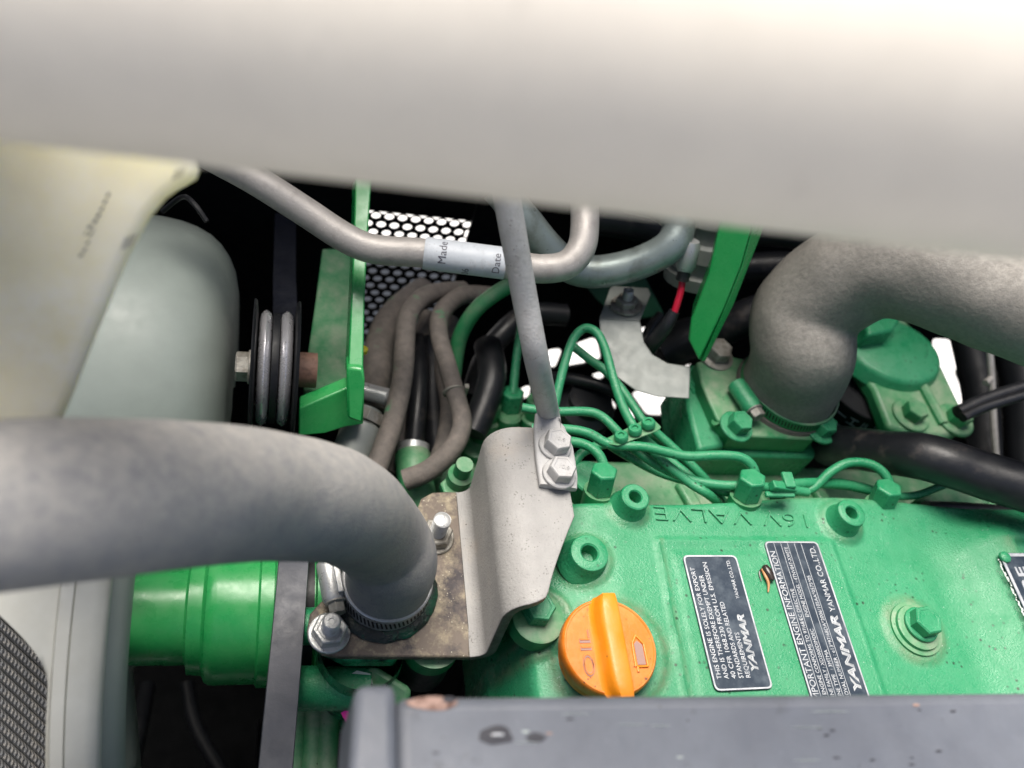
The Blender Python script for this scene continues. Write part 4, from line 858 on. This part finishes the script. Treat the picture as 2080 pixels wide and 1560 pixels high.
for k in range(27):
    o_ = -330 + k * 26; bm = BM()
    a = [P(-140, 1130 + o_, .512 - (o_ + 330) * .00002), P(150, 1400 + o_, .520 - (o_ + 330) * .00002)]
    seg_ = 84; rows = []
    for i in range(seg_ + 1):
        p = a[0].lerp(a[1], i / seg_); wv = .0010 * (1 if i % 2 else -1)
        rows.append([bm.verts.new(p + M3 @ V((0, .0036, 0)) + ray(0, 1300) * .004), bm.verts.new(p + M3 @ V((0, .0017, .0)) + ray(0, 1300) * wv * .6), bm.verts.new(p - M3 @ V((0, .0014, 0)) - ray(0, 1300) * wv * .6), bm.verts.new(p - M3 @ V((0, .0034, 0)) + ray(0, 1300) * .004)])
    for A, B in zip(rows, rows[1:]):
        for j in range(3): bm.faces.new((A[j], A[j + 1], B[j + 1], B[j]))
    obj('fin', bm, FIN, t, flat=True)
for k, (pp_, lab) in enumerate(([[(300, 1395, .80), (285, 1470, .76), (262, 1580, .72)], 'thin dark hose in the black gap under the green pulley'], [[(380, 1390, .85), (400, 1480, .82), (470, 1600, .78)], 'dark hose deep below the green stepped pulley'])):
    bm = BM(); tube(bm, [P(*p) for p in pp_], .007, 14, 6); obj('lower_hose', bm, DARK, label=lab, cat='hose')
t = thing('pump_pulley', 'bright green stepped water pump pulley on the fan axis', 'pulley', (-.33, fy, fz))
obj('pulley_body', axl([(-.3985, .024), (-.3985, .031), (-.362, .032), (-.3605, .0335), (-.360, .038), (-.3515, .0385), (-.3505, .0395), (-.349, .0430), (-.3465, .0445), (-.342, .045), (-.318, .045), (-.317, .0462), (-.3165, .0475), (-.3085, .0478), (-.3075, .054), (-.3050, .054), (-.304, .047), (-.283, .047), (-.282, .054), (-.279, .054), (-.279, 0)], 72), GREEN_C, t)
obj('drive_groove', axl([(-.3035, .0475), (-.3035, .0480), (-.2835, .0480), (-.2835, .0475)], 48), DARK, t)
bm = BM(); cl = spline([V((-.2975 - .055 * max(0, .06 - y), y, z)) for y, z in ((.105, .80), (.108, .88), (.095, .922), (.068, .940), (.03, .9435), (-.04, .938), (-.12, .930), (-.24, .915))], 6); rows = []
for i, p in enumerate(cl):
    tn = (cl[min(i + 1, len(cl) - 1)] - cl[max(i - 1, 0)]).normalized(); nn = X.cross(tn).normalized()
    nn = nn if nn.z > 0 or i < 8 and nn.y > 0 else -nn
    rows.append([bm.verts.new(p + X * a + nn * b) for a, b in ((-.0095, .0), (-.009, .0014), (.009, .0014), (.0095, .0), (.006, -.005), (-.006, -.005))])
for A, B in zip(rows, rows[1:]):
    for k in range(6): bm.faces.new((A[k], A[(k + 1) % 6], B[(k + 1) % 6], B[k]))
bm.faces.new(rows[0]); bm.faces.new(rows[-1])
obj('drive_belt', bm, BELT, label='flat grey drive belt running down past the green pulley', cat='belt')
bm = BM(); lathe(bm, [(0, -.012), (.09, -.012), (.092, -.010), (.085, 0), (.092, .010), (.09, .012), (0, .012)], (-.30, -.05, .66), X, 64); obj('crank_pulley', bm, DARK, label='black crankshaft pulley in the dark below the green pulley', cat='pulley')

# ------------------------------------------------------------------ coolant tank upper left
t = thing('coolant_tank', 'yellowed translucent plastic coolant tank with scuffed dark print at the upper left', 'tank', P(150, 600, .42))
out = [(-260, 150), (150, 180), (330, 250), (398, 318), (408, 345), (402, 362), (372, 378), (340, 402), (308, 440), (268, 510), (236, 585), (205, 660), (175, 735), (150, 800), (128, 850), (60, 905), (-260, 930)]
def tank_d(x, y): return .325 + .00004 * (y - 500) + .00004 * (x - 200)
bm = BM(); front = [P(x, y, tank_d(x, y)) for x, y in out]
prism(bm, front, ray(200, 500) * .045); o = obj('tank_body', bm, TANK, t, bevel=.006, seg=4)
bm = BM()
A_, B_ = V((166, 524)), V((228, 382)); ad = (B_ - A_).normalized(); cdv = V((ad.y, -ad.x))
def stroke(p, q, wd):
    n_ = (q - p).normalized(); n_ = V((-n_.y, n_.x)) * wd / 2; d = tank_d(p.x, p.y) - .0006
    prism(bm, [P(v.x, v.y, d) for v in (p - n_, q - n_, q + n_, p + n_)], ray(200, 450) * .0008)
for k in range(10):
    o_ = A_ + ad * (k * 15 + random.uniform(-1, 1)); hh = random.uniform(14, 20)
    for _ in range(random.choice((3, 3, 4))):
        m_ = random.random()
        if m_ < .4: a_ = random.uniform(0, 9); stroke(o_ + ad * a_, o_ + ad * (a_ + random.uniform(-2, 2)) + cdv * hh, 5.5)
        elif m_ < .8: b_ = random.uniform(0, hh); stroke(o_ + cdv * b_, o_ + ad * 9 + cdv * b_, 5)
        else: stroke(o_ + cdv * random.uniform(0, 5), o_ + ad * 9 + cdv * hh, 5.5)
obj('worn_print', bm, INK, t, flat=True)
bm = BM()
for k in range(5): tube(bm, [P(246 + k * 5, 508 - k * 2, .3265), P(256 + k * 5, 482 - k * 2, .3260)], .00016, 6, 1)
for k in range(4): tube(bm, [P(350 + k * 6, 366 - k * 2, .325), P(358 + k * 6, 344 - k * 2, .3245)], .00016, 6, 1)
obj('molded_marks', bm, INK, t, kind='stuff')
bm = BM(); tube(bm, [P(330, 430, .50), P(370, 400, .49), P(395, 415, .48), P(420, 450, .48)], .0014, 10, 6); obj('tank_hose', bm, DARK, label='thin black overflow hose looping behind the coolant tank', cat='hose')

# ------------------------------------------------------------------ big pipe across the top and frame bar along the bottom
pr_ = .0362
pp = [P(-560, -700, .31), P(-420, -420, .255), P(-300, -170, .22), P(-160, -62, .206)] + [P(-60 + 160 * k, -46 + 18.9 * k, .204 + .00025 * k) for k in range(20)]
bm = BM(); tube(bm, pp, pr_, 96, 4)
obj('intake_pipe', bm, PIPE, label='huge out of focus beige grey pipe across the top of the frame', cat='pipe')
zb_ = 1.145; A = G(800, 1411, zb_); B = G(2080, 1402, zb_); dr = (B - A).normalized(); nr = V((dr.y, -dr.x, 0))
t = thing('frame_bar', 'blue grey painted steel frame bar with chipped paint along the bottom edge', 'frame bar', (A.x, A.y, zb_ - .05))
bm = BM(); prism(bm, [A, A + dr * 1.1, A + dr * 1.1 + nr * .11, A + nr * .11], V((0, 0, -.045))); obj('beam', bm, BAR, t, bevel=.006, seg=4)
ep = [G(x, y, zb_ + .006) for x, y in ((722, 1388), (806, 1386), (812, 1700), (700, 1700))]
bm = BM(); prism(bm, ep, V((0, 0, -.055))); obj('end_plate', bm, BAR, t, bevel=.004, seg=3)
def blob(px, py, rx, ry, z, h, m, nm, lab, sd=0, n=24):
    bm = BM(); ctr = bm.verts.new(G(px, py, z) + V((0, 0, h))); ring = []
    for k in range(n):
        a = 2 * math.pi * k / n; f = 1 + .28 * noise.noise(V((math.cos(a) * 1.5 + sd, math.sin(a) * 1.5, sd)))
        ring.append(bm.verts.new(G(px + rx * f * math.cos(a), py + ry * f * math.sin(a), z)))
    for k in range(n): bm.faces.new((ctr, ring[k], ring[(k + 1) % n]))
    obj(nm, bm, m, t, label=lab)
blob(880, 1428, 52, 13, zb_ + .0003, .0004, RUSTSPOT, 'paint_chip', 'rusty bare patch at the back edge', 1)
blob(912, 1421, 14, 6, zb_ + .0008, .0004, CHIP, 'paint_chip', None, 2)
blob(1008, 1494, 36, 19, zb_ + .0003, .0004, CHIP, 'paint_chip', 'largest dark chip, with a bright scratch inside', 3)
blob(1012, 1492, 15, 2.5, zb_ + .0009, .0003, LETTER, 'scratch', None, 4)
blob(1088, 1498, 20, 9, zb_ + .0003, .0003, CHIP, 'paint_chip', None, 5)
for k in range(16):
    blob(random.uniform(860, 2060), random.uniform(1424, 1555), random.uniform(3, 9), random.uniform(1.2, 3), zb_ + .0003, .0002, random.choice((CHIP, CHIP, LINT, RUSTSPOT)), 'paint_chip', None, k + 10, 10)
for k in range(7):
    x_ = random.uniform(900, 1950); y_ = random.uniform(1435, 1545)
    blob(x_, y_, random.uniform(18, 45), .7, zb_ + .0003, .0002, LINT, 'scratch', None, k + 40, 12)
